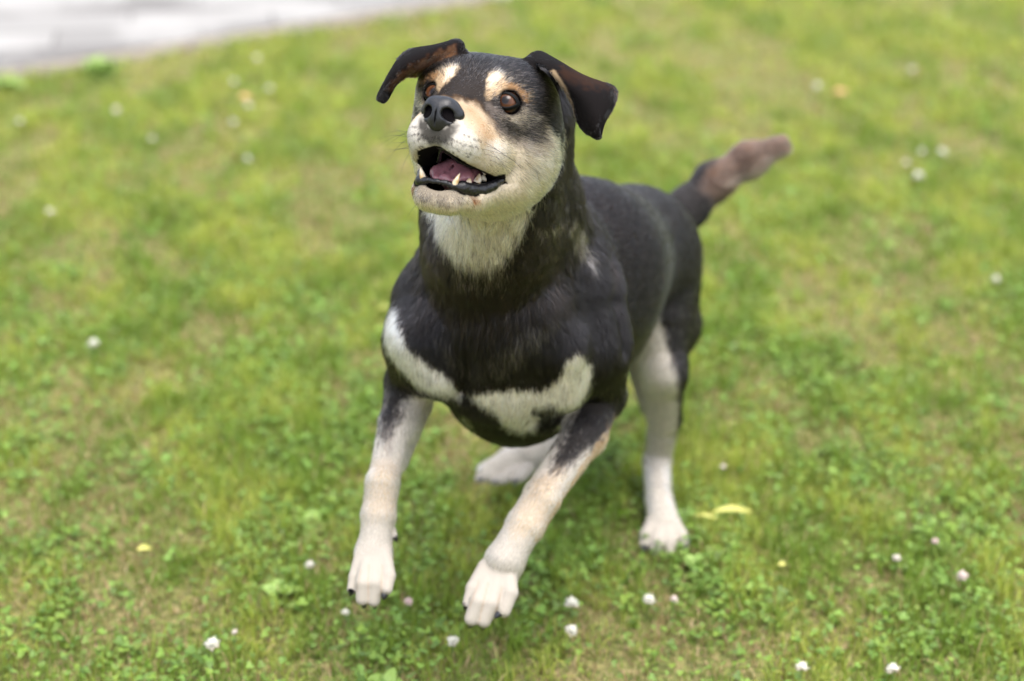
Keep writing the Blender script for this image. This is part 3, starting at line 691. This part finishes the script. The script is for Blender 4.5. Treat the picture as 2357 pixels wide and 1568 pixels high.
def mirror_path(L): return [np.array(x) for x in L]
lipR = [hat(1003, 417, 9.75), hat(1025, 421, 9.6), hat(1045, 428, 9.2), hat(1064, 431, 8.5), hat(1085, 437, 7.4), hat(1110, 437, 6.1), hat(1135, 427, 4.9), hat(1152, 416, 3.6), hat(1160, 406, 3.0)]
lipR[0][0] = 0
lr = [.22, .24, .34, .62, .62, .58, .50, .38, .2]
LP = []
for s in (1, -1):
    for i in range(len(lipR) - 1):
        sx_ = s if s > 0 else -.92; a = lipR[i] * np.array([sx_, 1, 1]); b_ = lipR[i + 1] * np.array([sx_, 1, 1]); LP.append(lc(a, b_, lr[i], lr[i + 1], .25))
for P_ in list(LP):
    for t_ in (.2, .6):
        c_ = (P_.a * (1 - t_) + P_.b * t_) * 100 + rng.normal(size=3) * .07; LP.append(lc(c_, c_ + rng.normal(size=3) * .08, P_.ra * 100 * .8, P_.ra * 100 * .75, .1))
small_solid('lower_lip', LP, [], (-6, 2, -11), (6, 11, -5), .1, M_lip)
# upper lip edge, dark and thin
upR = [hat(1155, 400, 3.0), hat(1125, 393, 4.2), hat(1090, 388, 5.8), hat(1060, 375, 7.6), hat(1035, 354, 9.2), hat(1010, 340, 10.2)]
LP = []
for s in (1, -1):
    for i in range(len(upR) - 1): LP.append(lc((upR[i] - [.25, 0, -.1]) * np.array([s, 1, 1]), (upR[i + 1] - [.25, 0, -.1]) * np.array([s, 1, 1]), .2, .2, .2))
small_solid('upper_lip', LP, [], (-6, 2, -9), (6, 12, -3), .1, M_lip)
# tongue: broad slab rising to the back of the mouth, with a middle furrow
TP = [lc((0, 1.5, -5.9), (0, 5.0, -6.9), 1.9, 1.7, 1.2), lc((0, 5.0, -6.9), (0, 7.5, -7.5), 1.4, .7, 1.0)]
for s in (1, -1): TP += [lc((s * 1.3, 2.5, -5.7), (s * 1.5, 6.2, -7.0), 1.0, .8, .7), lc((s * 1.5, 6.2, -7.0), (s * 1.0, 7.9, -7.6), .7, .3, .5)]
TS = [((lambda p: dist(lc((0, 2, -4.2), (.05, 8.0, -6.8), .16, .12, 1), p)), np.array([0, .05, -.061]), .04, .004)]
small_solid('tongue', TP, TS, (-3.4, -1, -10), (3.4, 9.6, -3.5), .1, M_tongue)

def tooth(name, a, b_, r, flat=.75, bend=.0, mat=M_tooth, loc=True, parent=dog, segs=8, nn_=12):
    a = hl(a) if loc else np.array(a); b_ = hl(b_) if loc else np.array(b_)
    ax = b_ - a; L = np.linalg.norm(ax); d = ax / L; s1 = nrm(np.cross(d, np.array([.3, .1, .9]))); s2 = np.cross(d, s1)
    Vv = []
    for i in range(segs + 1):
        t_ = i / segs; c = a + ax * t_ + s1 * bend * L * (4 * t_ * (1 - t_)) * .3
        rr = r * (1 - t_ ** 1.7) ** .75 + r * .05 * (1 - t_)
        for j in range(nn_):
            an = 2 * math.pi * j / nn_; Vv.append(c + s1 * rr * math.cos(an) + s2 * rr * flat * math.sin(an))
    Fq = np.array([[i * nn_ + j, i * nn_ + (j + 1) % nn_, (i + 1) * nn_ + (j + 1) % nn_, (i + 1) * nn_ + j] for i in range(segs) for j in range(nn_)])
    return mesh_obj(name, np.array(Vv) - base, Fq, mat, parent)
def th(u, v, y): return hat(u, v, y)
tooth('canine_tooth', th(1043, 434, 8.9), th(1059, 398, 9.1), .0046, .8, .5)
tooth('canine_tooth', th(976, 416, 8.8), th(968, 384, 9.1), .0042, .8, -.3)
for u, v in ((1014, 420), (1023, 423), (1033, 426), (1003, 417), (993, 415)):
    tooth('incisor_tooth', th(u, v + 4, 9.25), th(u, v - 3, 9.3), .0019, .8)
tooth('premolar_tooth', th(1079, 420, 7.0), th(1082, 410, 7.0), .003, .6)
tooth('molar_tooth', th(1096, 420, 5.6), th(1104, 399, 5.5), .0042, .6, .3)
tooth('molar_tooth', th(1112, 416, 4.9), th(1113, 402, 4.8), .0042, .6)
tooth('molar_tooth', th(1116, 388, 4.6), th(1116, 404, 4.7), .0045, .6)
def claw(A, dA, Y, dY, L, r):
    """claw from pixel A pointing by pixel offset dA"""
    a = at(A[0], A[1], Y); b_ = at(A[0] + dA[0], A[1] + dA[1], Y + dY); tooth('claw', a, b_, r, .8, .2, M_claw, False)
claw((808, 1360), (-3, 13), 2.010, .004, 0, .0036); claw((836, 1390), (-1, 11), 2.01, .008, 0, .0036)
claw((860, 1391), (0, 11), 2.01, .008, 0, .0036); claw((886, 1368), (-4, 14), 1.999, -.004, 0, .0042); claw((910, 1236), (4, 13), 2.065, 0, 0, .003)
claw((1073, 1392), (-5, 14), 2.003, .004, 0, .0036); claw((1082, 1434), (-3, 12), 2.0, .008, 0, .0038)
claw((1112, 1438), (-2, 10), 2.0, .01, 0, .0038); claw((1150, 1412), (-12, 12), 1.985, -.004, 0, .0044)
for u, v in ((1484, 1258), (1509, 1275), (1543, 1278), (1577, 1256)): claw((u, v), (1, 11), 2.425, -.012, 0, .0033)
claw((1108, 1100), (-10, 5), 2.555, -.006, 0, .003); claw((1142, 1107), (-8, 6), 2.545, -.006, 0, .003); claw((1188, 1106), (-7, 6), 2.545, -.006, 0, .003)

# ------------------------------------------------------------------ ground, pavement
def mix_ramp(t, fac, stops):
    r = N(t, 'ShaderNodeValToRGB'); e = r.color_ramp.elements
    e[0].position, e[0].color = stops[0][0], (*stops[0][1], 1); e[1].position, e[1].color = stops[1][0], (*stops[1][1], 1)
    for p_, c_ in stops[2:]: e.new(p_).color = (*c_, 1)
    t.links.new(fac, r.inputs[0]); return r
M_soil, t, b = material('lawn_soil', rough=.95, spec=.1)
tc = N(t, 'ShaderNodeTexCoord'); n1 = N(t, 'ShaderNodeTexNoise', i_Scale=60., i_Detail=8.); t.links.new(tc.outputs['Object'], n1.inputs['Vector'])
r = mix_ramp(t, n1.outputs['Fac'], [(.3, (.05, .06, .018)), (.5, (.13, .135, .045)), (.7, (.27, .22, .10))]); t.links.new(r.outputs[0], b.inputs['Base Color'])
bp = N(t, 'ShaderNodeBump', i_Strength=.8, i_Distance=.01); t.links.new(n1.outputs['Fac'], bp.inputs['Height']); t.links.new(bp.outputs[0], b.inputs['Normal'])
gx = np.linspace(-40, 40, 41); gy = np.linspace(-20, 60, 41)
G = np.array([[x, y, 0] for y in gy for x in gx]); GF = np.array([[j * 41 + i, j * 41 + i + 1, (j + 1) * 41 + i + 1, (j + 1) * 41 + i] for j in range(40) for i in range(40)])
tag(mesh_obj('ground', G, GF, M_soil), kind='structure')

e0, e1 = ground_at(0, 189), ground_at(1165, 0)                       # the lawn's edge
ed = nrm(e1 - e0); en = np.array([-ed[1], ed[0], 0])                 # towards the pavement
if en[1] < 0: en = -en
def slab(name, a0, a1, b0, b1, z0, z1, mat, n=1):
    """box in edge coordinates: along ed [a0,a1], across en [b0,b1]"""
    c = [e0 * np.array([1, 1, 0]) + ed * a + en * b_ + np.array([0, 0, z]) for z in (z0, z1) for a, b_ in ((a0, b0), (a1, b0), (a1, b1), (a0, b1))]
    Fq = np.array([[0, 3, 2, 1], [4, 5, 6, 7], [0, 1, 5, 4], [1, 2, 6, 5], [2, 3, 7, 6], [3, 0, 4, 7]])
    return mesh_obj(name, np.array(c), Fq, mat, smooth=False)
M_pave, t, b = material('pavers', rough=.8, spec=.3)
tc = N(t, 'ShaderNodeTexCoord'); mp = N(t, 'ShaderNodeMapping'); mp.inputs['Rotation'].default_value = (0, 0, -math.atan2(ed[1], ed[0]) + rad(28))
t.links.new(tc.outputs['Object'], mp.inputs['Vector'])
br = N(t, 'ShaderNodeTexBrick', i_Scale=1., i_Mortar_Size=.006, i_Brick_Width=.4, i_Row_Height=.2, i_Bias=0.)
br.inputs['Color1'].default_value = (.24, .235, .225, 1); br.inputs['Color2'].default_value = (.13, .125, .12, 1); br.inputs['Mortar'].default_value = (.12, .115, .11, 1)
t.links.new(mp.outputs[0], br.inputs['Vector']); n1 = N(t, 'ShaderNodeTexNoise', i_Scale=3., i_Detail=4.); t.links.new(tc.outputs['Object'], n1.inputs['Vector'])
mx = N(t, 'ShaderNodeMix', data_type='RGBA', blend_type='MIX'); mx.inputs[7].default_value = (.28, .274, .262, 1)
mr = N(t, 'ShaderNodeMapRange'); mr.inputs[1].default_value = .45; mr.inputs[2].default_value = .62; t.links.new(n1.outputs['Fac'], mr.inputs[0])
mr.inputs[4].default_value = .75; t.links.new(mr.outputs[0], mx.inputs[0]); t.links.new(br.outputs['Color'], mx.inputs[6]); t.links.new(mx.outputs[2], b.inputs['Base Color'])
bp = N(t, 'ShaderNodeBump', i_Strength=.5, i_Distance=.004, invert=True); t.links.new(br.outputs['Fac'], bp.inputs['Height']); t.links.new(bp.outputs[0], b.inputs['Normal'])
tag(slab('pavement', -20, 25, .07, 12, -.05, .022, M_pave), kind='structure')
M_edge, t, b = material('edging_stone', rough=.9, spec=.2)
n1 = N(t, 'ShaderNodeTexNoise', i_Scale=25., i_Detail=6.); tc = N(t, 'ShaderNodeTexCoord'); t.links.new(tc.outputs['Object'], n1.inputs['Vector'])
r = mix_ramp(t, n1.outputs['Fac'], [(.3, (.12, .105, .085)), (.7, (.24, .21, .17))]); t.links.new(r.outputs[0], b.inputs['Base Color'])
tag(slab('kerb', -20, 25, 0, .066, -.05, .016, M_edge), kind='structure')

# ------------------------------------------------------------------ lawn
M_grass, t, b = material('grass_blades', rough=.5, spec=.35, attr='tint')
tr = N(t, 'ShaderNodeBsdfTranslucent'); a = N(t, 'ShaderNodeAttribute'); a.attribute_name = 'tint'
ga = N(t, 'ShaderNodeMix', data_type='RGBA', blend_type='MULTIPLY'); ga.inputs[0].default_value = 1; ga.inputs[7].default_value = (1.1, 1.2, .5, 1)
t.links.new(a.outputs['Color'], ga.inputs[6]); t.links.new(ga.outputs[2], tr.inputs['Color'])
ms = N(t, 'ShaderNodeMixShader'); ms.inputs[0].default_value = .35
t.links.new(b.outputs[0], ms.inputs[1]); t.links.new(tr.outputs[0], ms.inputs[2]); t.links.new(ms.outputs[0], t.nodes['Material Output'].inputs['Surface'])

def lawn_points(dens_near, dens_far, r, ymin=1.75, ymax=8.8):
    out = []
    for y0 in np.arange(ymin, ymax, .1):
        hw = .25 + y0 * .32 + (.25 if y0 > 2 else 0)
        d = dens_near * np.clip((2.75 / max(y0, 2.75)) ** 2.4, dens_far / dens_near, 1)
        if y0 < 2.1: d *= .6
        n = int(2 * hw * .1 * d)
        out.append(np.stack([r.uniform(-hw, hw, n), r.uniform(y0, y0 + .1, n), np.zeros(n)], 1))
        n = int(2 * 1.3 * .1 * min(d * .35, 7000)); xx = r.uniform(hw, hw + 1.3, n) * np.where(r.random(n) < .5, -1, 1)
        out.append(np.stack([xx, r.uniform(y0, y0 + .1, n), np.zeros(n)], 1))
    p = np.concatenate(out)
    return p[((p - e0) @ en) < -.01]
DRY = [(2170, 990, .07), (540, 765, .07), (390, 620, .09), (330, 575, .07), (1900, 1010, .05), (330, 1450, .06), (300, 1225, .05), (1950, 1345, .08), (2100, 1200, .06), (1850, 1450, .06), (740, 1555, .05), (700, 400, .12), (1250, 160, .16), (1700, 160, .2), (650, 1460, .04), (865, 1420, .04), (1480, 1490, .05), (2080, 540, .10)]
def dryness(p):
    bare = 0
    for u_, v_, r_ in DRY:
        g_ = ground_at(u_, v_); bare = bare + np.exp(-((p[:, 0] - g_[0]) ** 2 + ((p[:, 1] - g_[1]) * .8) ** 2) / r_ ** 2)
    return np.clip(.42 + .8 * bare * (1 + .6 * noise(p, .05, 28)) + .45 * noise(p, .55, 21) + .35 * noise(p, .16, 22) + .2 * noise(p, .06, 26), 0, 1)
def blades():
    r = np.random.default_rng(21); p = lawn_points(70000, 13000, r); n = len(p)
    dry = dryness(p); far = np.clip((p[:, 1] - 2.5) / 2.5, 0, 1)
    keep = r.random(n) > .35 * np.clip((dry - .62) * 3, 0, 1); p, dry, far = p[keep], dry[keep], far[keep]; n = len(p)
    h = r.uniform(.012, .036, n) * (1.1 - .45 * dry) * (1 + .3 * noise(p, .08, 23)); w = r.uniform(.0011, .0022, n) * (1 + .9 * far)
    az = r.uniform(0, 6.283, n); ta = r.uniform(0, 6.283, n); lean = np.abs(r.normal(size=n)) * .5 + .15
    flat = r.random(n) < .22 + .3 * dry; lean = np.where(flat, r.uniform(1.2, 2.6, n), lean); 
    L = np.stack([np.cos(ta), np.sin(ta), 0 * ta], 1); S = np.stack([-np.sin(ta + .4 * (az - 3)), np.cos(ta + .4 * (az - 3)), 0 * ta], 1)
    up = np.array([0, 0, 1.])
    P = []
    for t_, ww in ((0, 1), (.4, .95), (.75, .65), (1., .08)):
        bend = lean * t_ * .6; c = p + (L * np.sin(bend)[:, None] + up * np.cos(bend)[:, None]) * (h * t_)[:, None]
        c[:, 2] = np.maximum(c[:, 2], .002)
        P += [c - S * (w * ww / 2)[:, None], c + S * (w * ww / 2)[:, None]]
    P = np.stack(P, 1).reshape(-1, 3)
    Fq = (np.array([[0, 1, 3, 2], [2, 3, 5, 4], [4, 5, 7, 6]])[None] + (np.arange(n) * 8)[:, None, None]).reshape(-1, 4)
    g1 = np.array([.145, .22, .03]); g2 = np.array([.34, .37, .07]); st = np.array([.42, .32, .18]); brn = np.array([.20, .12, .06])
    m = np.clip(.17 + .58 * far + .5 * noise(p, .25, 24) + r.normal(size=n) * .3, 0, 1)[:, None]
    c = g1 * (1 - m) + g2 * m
    isd = r.random(n) < (.08 + .42 * np.clip((dry - .45) * 2, 0, 1) ** 1.3)
    k = r.random(n)[:, None]; c = np.where(isd[:, None], st * k + brn * (1 - k), c); c *= r.uniform(.7, 1.25, (n, 1))
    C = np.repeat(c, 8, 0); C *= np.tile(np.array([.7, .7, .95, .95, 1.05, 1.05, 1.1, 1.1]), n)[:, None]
    return P, Fq, C
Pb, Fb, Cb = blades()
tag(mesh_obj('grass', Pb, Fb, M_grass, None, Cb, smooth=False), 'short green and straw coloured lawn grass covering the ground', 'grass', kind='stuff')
print('blades', len(Fb) // 3)

def clover():
    r = np.random.default_rng(31); p = lawn_points(24000, 3000, r); n = len(p)
    patch = noise(p, .30, 25) + .5 * noise(p, .09, 27); keep = r.random(n) < np.clip(.36 + patch * .32, .12, 1) * (1 - .7 * np.clip((dryness(p) - .6) * 3, 0, 1)); p = p[keep]; n = len(p)
    p = p.copy(); p[:, 2] = r.uniform(.008, .026, n)
    az = r.uniform(0, 6.283, n); sz = r.uniform(.0024, .0050, n) * (1 + .5 * (r.random(n) < .08))
    tx = r.normal(size=n) * .35; ty = r.normal(size=n) * .35
    out = []
    ang = np.linspace(-1.15, 1.15, 6)
    prof = [(0, 0)] + [(.62 + .5 * math.cos(a), .56 * math.sin(a) * 1.05) for a in np.linspace(-2.5, 2.5, 7)]
    for k in range(3):
        a = az + k * 2.094
        for (x, y) in prof:
            z = .18 * x + .25 * abs(y)
            X = (x * np.cos(a) - y * np.sin(a)) * sz; Y = (x * np.sin(a) + y * np.cos(a)) * sz
            out.append(np.stack([p[:, 0] + X, p[:, 1] + Y, p[:, 2] + z * sz + tx * X + ty * Y], 1))
    Vv = np.stack(out, 1).reshape(-1, 3)
    f = []
    for k in range(3): f += [[k * 8, k * 8 + i, k * 8 + i + 1] for i in range(1, 7)]
    Ft = (np.array(f)[None] + (np.arange(n) * 24)[:, None, None]).reshape(-1, 3)
    c = np.array([.11, .195, .034]) * r.uniform(.65, 1.5, (n, 1)) + np.array([.06, .05, .0]) * (r.random((n, 1)) ** 2)
    return Vv, Ft, np.repeat(c, 24, 0)
Pc, Fc, Cc = clover()
tag(mesh_obj('clover_leaves', Pc, Fc, M_grass, None, Cc, smooth=False), 'low green clover leaves growing through the lawn grass', 'clover', kind='stuff')
print('clover', len(Fc) // 18)

# ------------------------------------------------------------------ clover blossoms, fallen leaves, weeds
M_petal, t, b = material('clover_petal', rough=.6, spec=.3, attr='tint')
M_stem, t, b = material('stem_green', (.10, .17, .04), .6, .3)
def petals_mesh(seed, pink):
    r = np.random.default_rng(seed); Vv, Fq, C = [], [], []
    k = 0
    for ring, (el, nn_) in enumerate(((-15, 13), (10, 14), (32, 12), (52, 9), (72, 5), (88, 1))):
        for j in range(nn_):
            a = 2 * math.pi * (j + .5 * (ring % 2)) / nn_ + r.normal() * .1; e_ = rad(el + r.normal() * 5)
            d = np.array([math.cos(a) * math.cos(e_), math.sin(a) * math.cos(e_), math.sin(e_)]); s = nrm(np.cross(d, [0, 0, 1.01])); u_ = np.cross(s, d)
            L = r.uniform(.0062, .0105); w = .0012
            b0 = d * .0025; m0 = d * L * .65 + u_ * .0006; t0 = d * L + u_ * .0012
            Vv += [b0 - s * w * .5, b0 + s * w * .5, m0 + s * w, t0, m0 - s * w, d * L * .6 - u_ * .0012]
            Fq += [[k, k + 1, k + 2], [k, k + 2, k + 3], [k, k + 3, k + 4], [k, k + 4, k + 5], [k + 5, k + 2, k + 1], [k + 5, k + 4, k + 3], [k + 5, k + 3, k + 2]]; k += 6
            low = max(0, (15 - el) / 60)
            c = np.array([.62, .61, .52]) * (1 - low) + np.array([.55, .42, .30]) * low; c = c * (1 - pink) + np.array([.62, .42, .42]) * pink
            C += [c * .55, c * .55, c, c * 1.05, c, c * .8]
    return np.array(Vv), np.array(Fq), np.clip(np.array(C) * r.uniform(.92, 1.05, (len(C), 1)), 0, .9)
def stem_mesh(r=.0007):
    n = 6; return None
PM = {}
def blossom(u, v, s, label, pink=0., z=.034):
    s = s * (1.22 if v > 1200 else 1.12)
    p = ground_at(u, v, z); fl = empty('clover_flower', (p[0], p[1], 0))
    key = (round(pink, 1), int(u) % 3)
    if key not in PM:
        Vv, Fq, C = petals_mesh(int(u), pink); o = mesh_obj('flower_head', Vv, Fq, M_petal, fl, C, smooth=False); PM[key] = o.data
    else:
        o = bpy.data.objects.new('flower_head', PM[key]); COL.objects.link(o); o.parent = fl
    r = np.random.default_rng(int(u * 7 + v)); o.location = (0, 0, z); o.scale = (s, s, s * .92); o.rotation_euler = (r.normal() * .25, r.normal() * .25, r.uniform(0, 6))
    a = np.array([r.normal() * .006, r.normal() * .006, 0]); n = 6; Vv = []
    for i in range(5):
        t_ = i / 4; c = a * (1 - t_) ** 2 + np.array([0, 0, z * t_])
        Vv += [c + .0008 * np.array([math.cos(j * 1.047), math.sin(j * 1.047), 0]) for j in range(n)]
    Fq = np.array([[i * n + j, i * n + (j + 1) % n, (i + 1) * n + (j + 1) % n, (i + 1) * n + j] for i in range(4) for j in range(n)])
    mesh_obj('stem', np.array(Vv), Fq, M_stem, fl)
    tag(fl, label, 'flower', 'white clover blossoms scattered over the lawn')
BL = [
 (490, 1484, 1.0, 'white clover blossom alone near the bottom edge, below and left of the fore paws', 0),
 (1043, 1477, .8, 'white clover blossom half hidden under the tip of the right-hand fore paw', 0),
 (1315, 1391, 1.05, 'upper of two white clover blossoms one above the other right of the fore paw', 0),
 (1315, 1453, .9, 'lower of two white clover blossoms one above the other right of the fore paw', 0),
 (1494, 1382, .85, 'white clover blossom below the standing hind paw, left of a small pinkish one', 0),
 (1551, 1380, .55, 'tiny pinkish clover blossom below the standing hind paw', .5),
 (1846, 1539, .9, 'left of the two white clover blossoms at the bottom edge toward the right corner', 0),
 (2056, 1543, .95, 'right of the two white clover blossoms at the bottom edge toward the right corner', 0),
 (2215, 1326, .75, 'pale lilac clover blossom near the right edge, right of the hind paw', .5),
 (2064, 1286, .6, 'small whitish clover blossom up and left of the pale lilac one', .2),
 (2152, 1247, .5, 'faint pinkish clover blossom in the dry patch near the right edge', .8),
 (795, 1411, .6, 'small white clover blossom directly under the left-hand fore paw', 0),
 (940, 1385, .55, 'small pink clover blossom between the two fore paws', .8),
 (713, 1302, .7, 'white clover blossom just left of the left-hand fore paw toes', .1),
 (541, 1456, .45, 'faint whitish clover blossom up and right of the lone bottom one', .3),
 (215, 791, 1.0, 'bright white clover blossom alone in the mid left of the lawn', 0),
 (115, 488, .85, 'white clover blossom far left, halfway between pavement and mid lawn', .1),
 (45, 281, .9, 'blurred white clover blossom at the left edge below the pavement', .1),
 (268, 255, 1.0, 'pinkish white blurred clover blossom left of the dog, below the pavement', .4),
 (350, 320, .8, 'faint blurred clover blossom below the pinkish white one', .3),
 (591, 136, 1.0, 'blurred white clover blossom close to the pavement edge, top of its cluster', .1),
 (538, 190, 1.0, 'blurred white clover blossom left in the cluster near the pavement', 0),
 (620, 205, .9, 'blurred white clover blossom right in the cluster near the pavement', .1),
 (572, 245, 1.0, 'blurred white clover blossom under the orange leaf', 0),
 (536, 283, 1.0, 'blurred white clover blossom lowest of the cluster near the orange leaf', 0),
 (570, 366, .8, 'blurred white clover blossom alone under the cluster, left of the head', 0),
 (2114, 406, 1.25, 'largest blurred white clover blossom right of the tail', 0),
 (2168, 352, 1.1, 'blurred white clover blossom up and right of the largest one', 0),
 (2122, 350, .9, 'blurred white clover blossom straight above the largest one', .1),
 (2086, 376, .8, 'blurred white clover blossom up and left of the largest one', .1),
 (1880, 199, 1.0, 'blurred white clover blossom above the tail tip', .1),
 (2100, 161, 1.0, 'blurred white clover blossom high on the right of the lawn', .1),
 (2292, 645, .9, 'blurred white clover blossom at the right edge level with the chest', .1),
 (1664, 1075, .5, 'small whitish clover blossom above the yellow leaf', .3),
]
for u, v, s, lb, pk in BL: blossom(u, v, s, lb, pk)

M_leafy, t, b = material('yellow_leaf', (.34, .33, .08), .55, .35); nzz = add_bump(t, b, 120, .5)
M_leafo, t, b = material('orange_leaf', (.36, .22, .09), .6, .3)
M_weed, t, b = material('weed_leaf', (.16, .25, .045), .5, .4)
def leaf_mesh(L, w, curl, twist=0., n=14):
    Vv = []
    for i in range(n + 1):
        t_ = i / n; ww = w * math.sin(math.pi * min(t_ * .97 + .03, 1)) ** .8 * (1 + .18 * math.sin(t_ * 40)) + .0005
        z = curl * math.sin(math.pi * t_ * 1.3) * L; a = twist * t_
        for s in (-1, -.5, 0, .5, 1):
            Vv.append([L * (t_ - .5), s * ww * math.cos(a), z + abs(s) * ww * .5 + s * ww * math.sin(a)])
    Fq = np.array([[i * 5 + j, i * 5 + j + 1, (i + 1) * 5 + j + 1, (i + 1) * 5 + j] for i in range(n) for j in range(4)])
    return np.array(Vv), Fq
def leaf(name, u, v, z, L, w, curl, rot, mat, label, cat, twist=0.):
    p = ground_at(u, v, z); Vv, Fq = leaf_mesh(L, w, curl, twist); o = mesh_obj(name, Vv, Fq, mat); o.location = p; o.rotation_euler = rot
    sm = o.modifiers.new('thick', 'SOLIDIFY'); sm.thickness = .0004
    return tag(o, label, cat)
leaf('fallen_leaf', 1685, 1178, .030, .060, .0048, .08, (0.3, 0, rad(10)), M_leafy, 'curled yellow leaf lying on the grass right of the hind paw', 'leaf', .6)
leaf('fallen_leaf', 1625, 1190, .026, .035, .0032, .05, (0.2, 0, rad(-10)), M_leafy, 'thin pale yellow leaf between the hind paw and the curled yellow leaf', 'leaf', .3)
leaf('fallen_leaf', 879, 702, .03, .035, .006, .1, (rad(70), 0, rad(80)), M_leafy, 'blurred upright yellow leaf in the grass left of the dog’s neck', 'leaf')
leaf('fallen_leaf', 566, 225, .03, .034, .009, .1, (.6, 0, rad(30)), M_leafo, 'blurred orange leaf in the blossom cluster near the pavement', 'leaf')
leaf('fallen_leaf', 1936, 214, .028, .040, .009, .1, (.5, 0, rad(5)), M_leafo, 'blurred orange leaf right of the tail tip, high in the lawn', 'leaf')
leaf('fallen_leaf', 332, 1264, .034, .020, .004, .1, (.4, 0, rad(20)), M_leafy, 'small yellow leaf in the grass at the lower left', 'leaf', .6)
leaf('fallen_leaf', 1800, 1300, .034, .012, .003, .1, (.4, 0, rad(20)), M_leafy, 'tiny yellow leaf below and right of the hind paw', 'leaf', .6)
def weed(u, v, n, L, w, label, seed, z0=.0, up=.9):
    r = np.random.default_rng(seed); p = ground_at(u, v, .02); Vs, Fs = [], []; k = 0
    for i in range(n):
        Vv, Fq = leaf_mesh(L * r.uniform(.6, 1.1), w * r.uniform(.7, 1.1), .10); Vv = Vv + [L * .45, 0, 0]
        e_ = mathutils.Euler((r.normal() * .3, -r.uniform(.1, up), 6.283 * i / n + r.normal() * .4)); R_ = np.array(e_.to_matrix())
        Vs.append(Vv @ R_.T); Fs.append(Fq + k); k += len(Vv)
    o = mesh_obj('weed_plant', np.concatenate(Vs), np.concatenate(Fs), M_weed); o.location = (p[0], p[1], .004)
    sm = o.modifiers.new('thick', 'SOLIDIFY'); sm.thickness = .0005
    tag(o, label, 'plant')
weed(232, 166, 26, .07, .014, 'bright green leafy weed clump growing over the pavement edge', 1, up=1.1)
weed(15, 200, 16, .06, .012, 'green weed tuft at the far left corner of the pavement', 2, up=1.1)
weed(1225, 1245, 7, .035, .012, 'broad leaved green weed beside the right-hand fore leg', 3)
weed(715, 1190, 6, .03, .012, 'broad leaved green weed left of the left-hand fore leg', 4)
weed(650, 1358, 6, .035, .013, 'broad leaved green weed below left of the left-hand fore paw', 5)
weed(1595, 1290, 5, .03, .011, 'broad leaved green weed in front of the standing hind paw', 6)
weed(885, 1560, 5, .03, .011, 'broad leaved green weed at the bottom edge under the left-hand fore paw', 7)
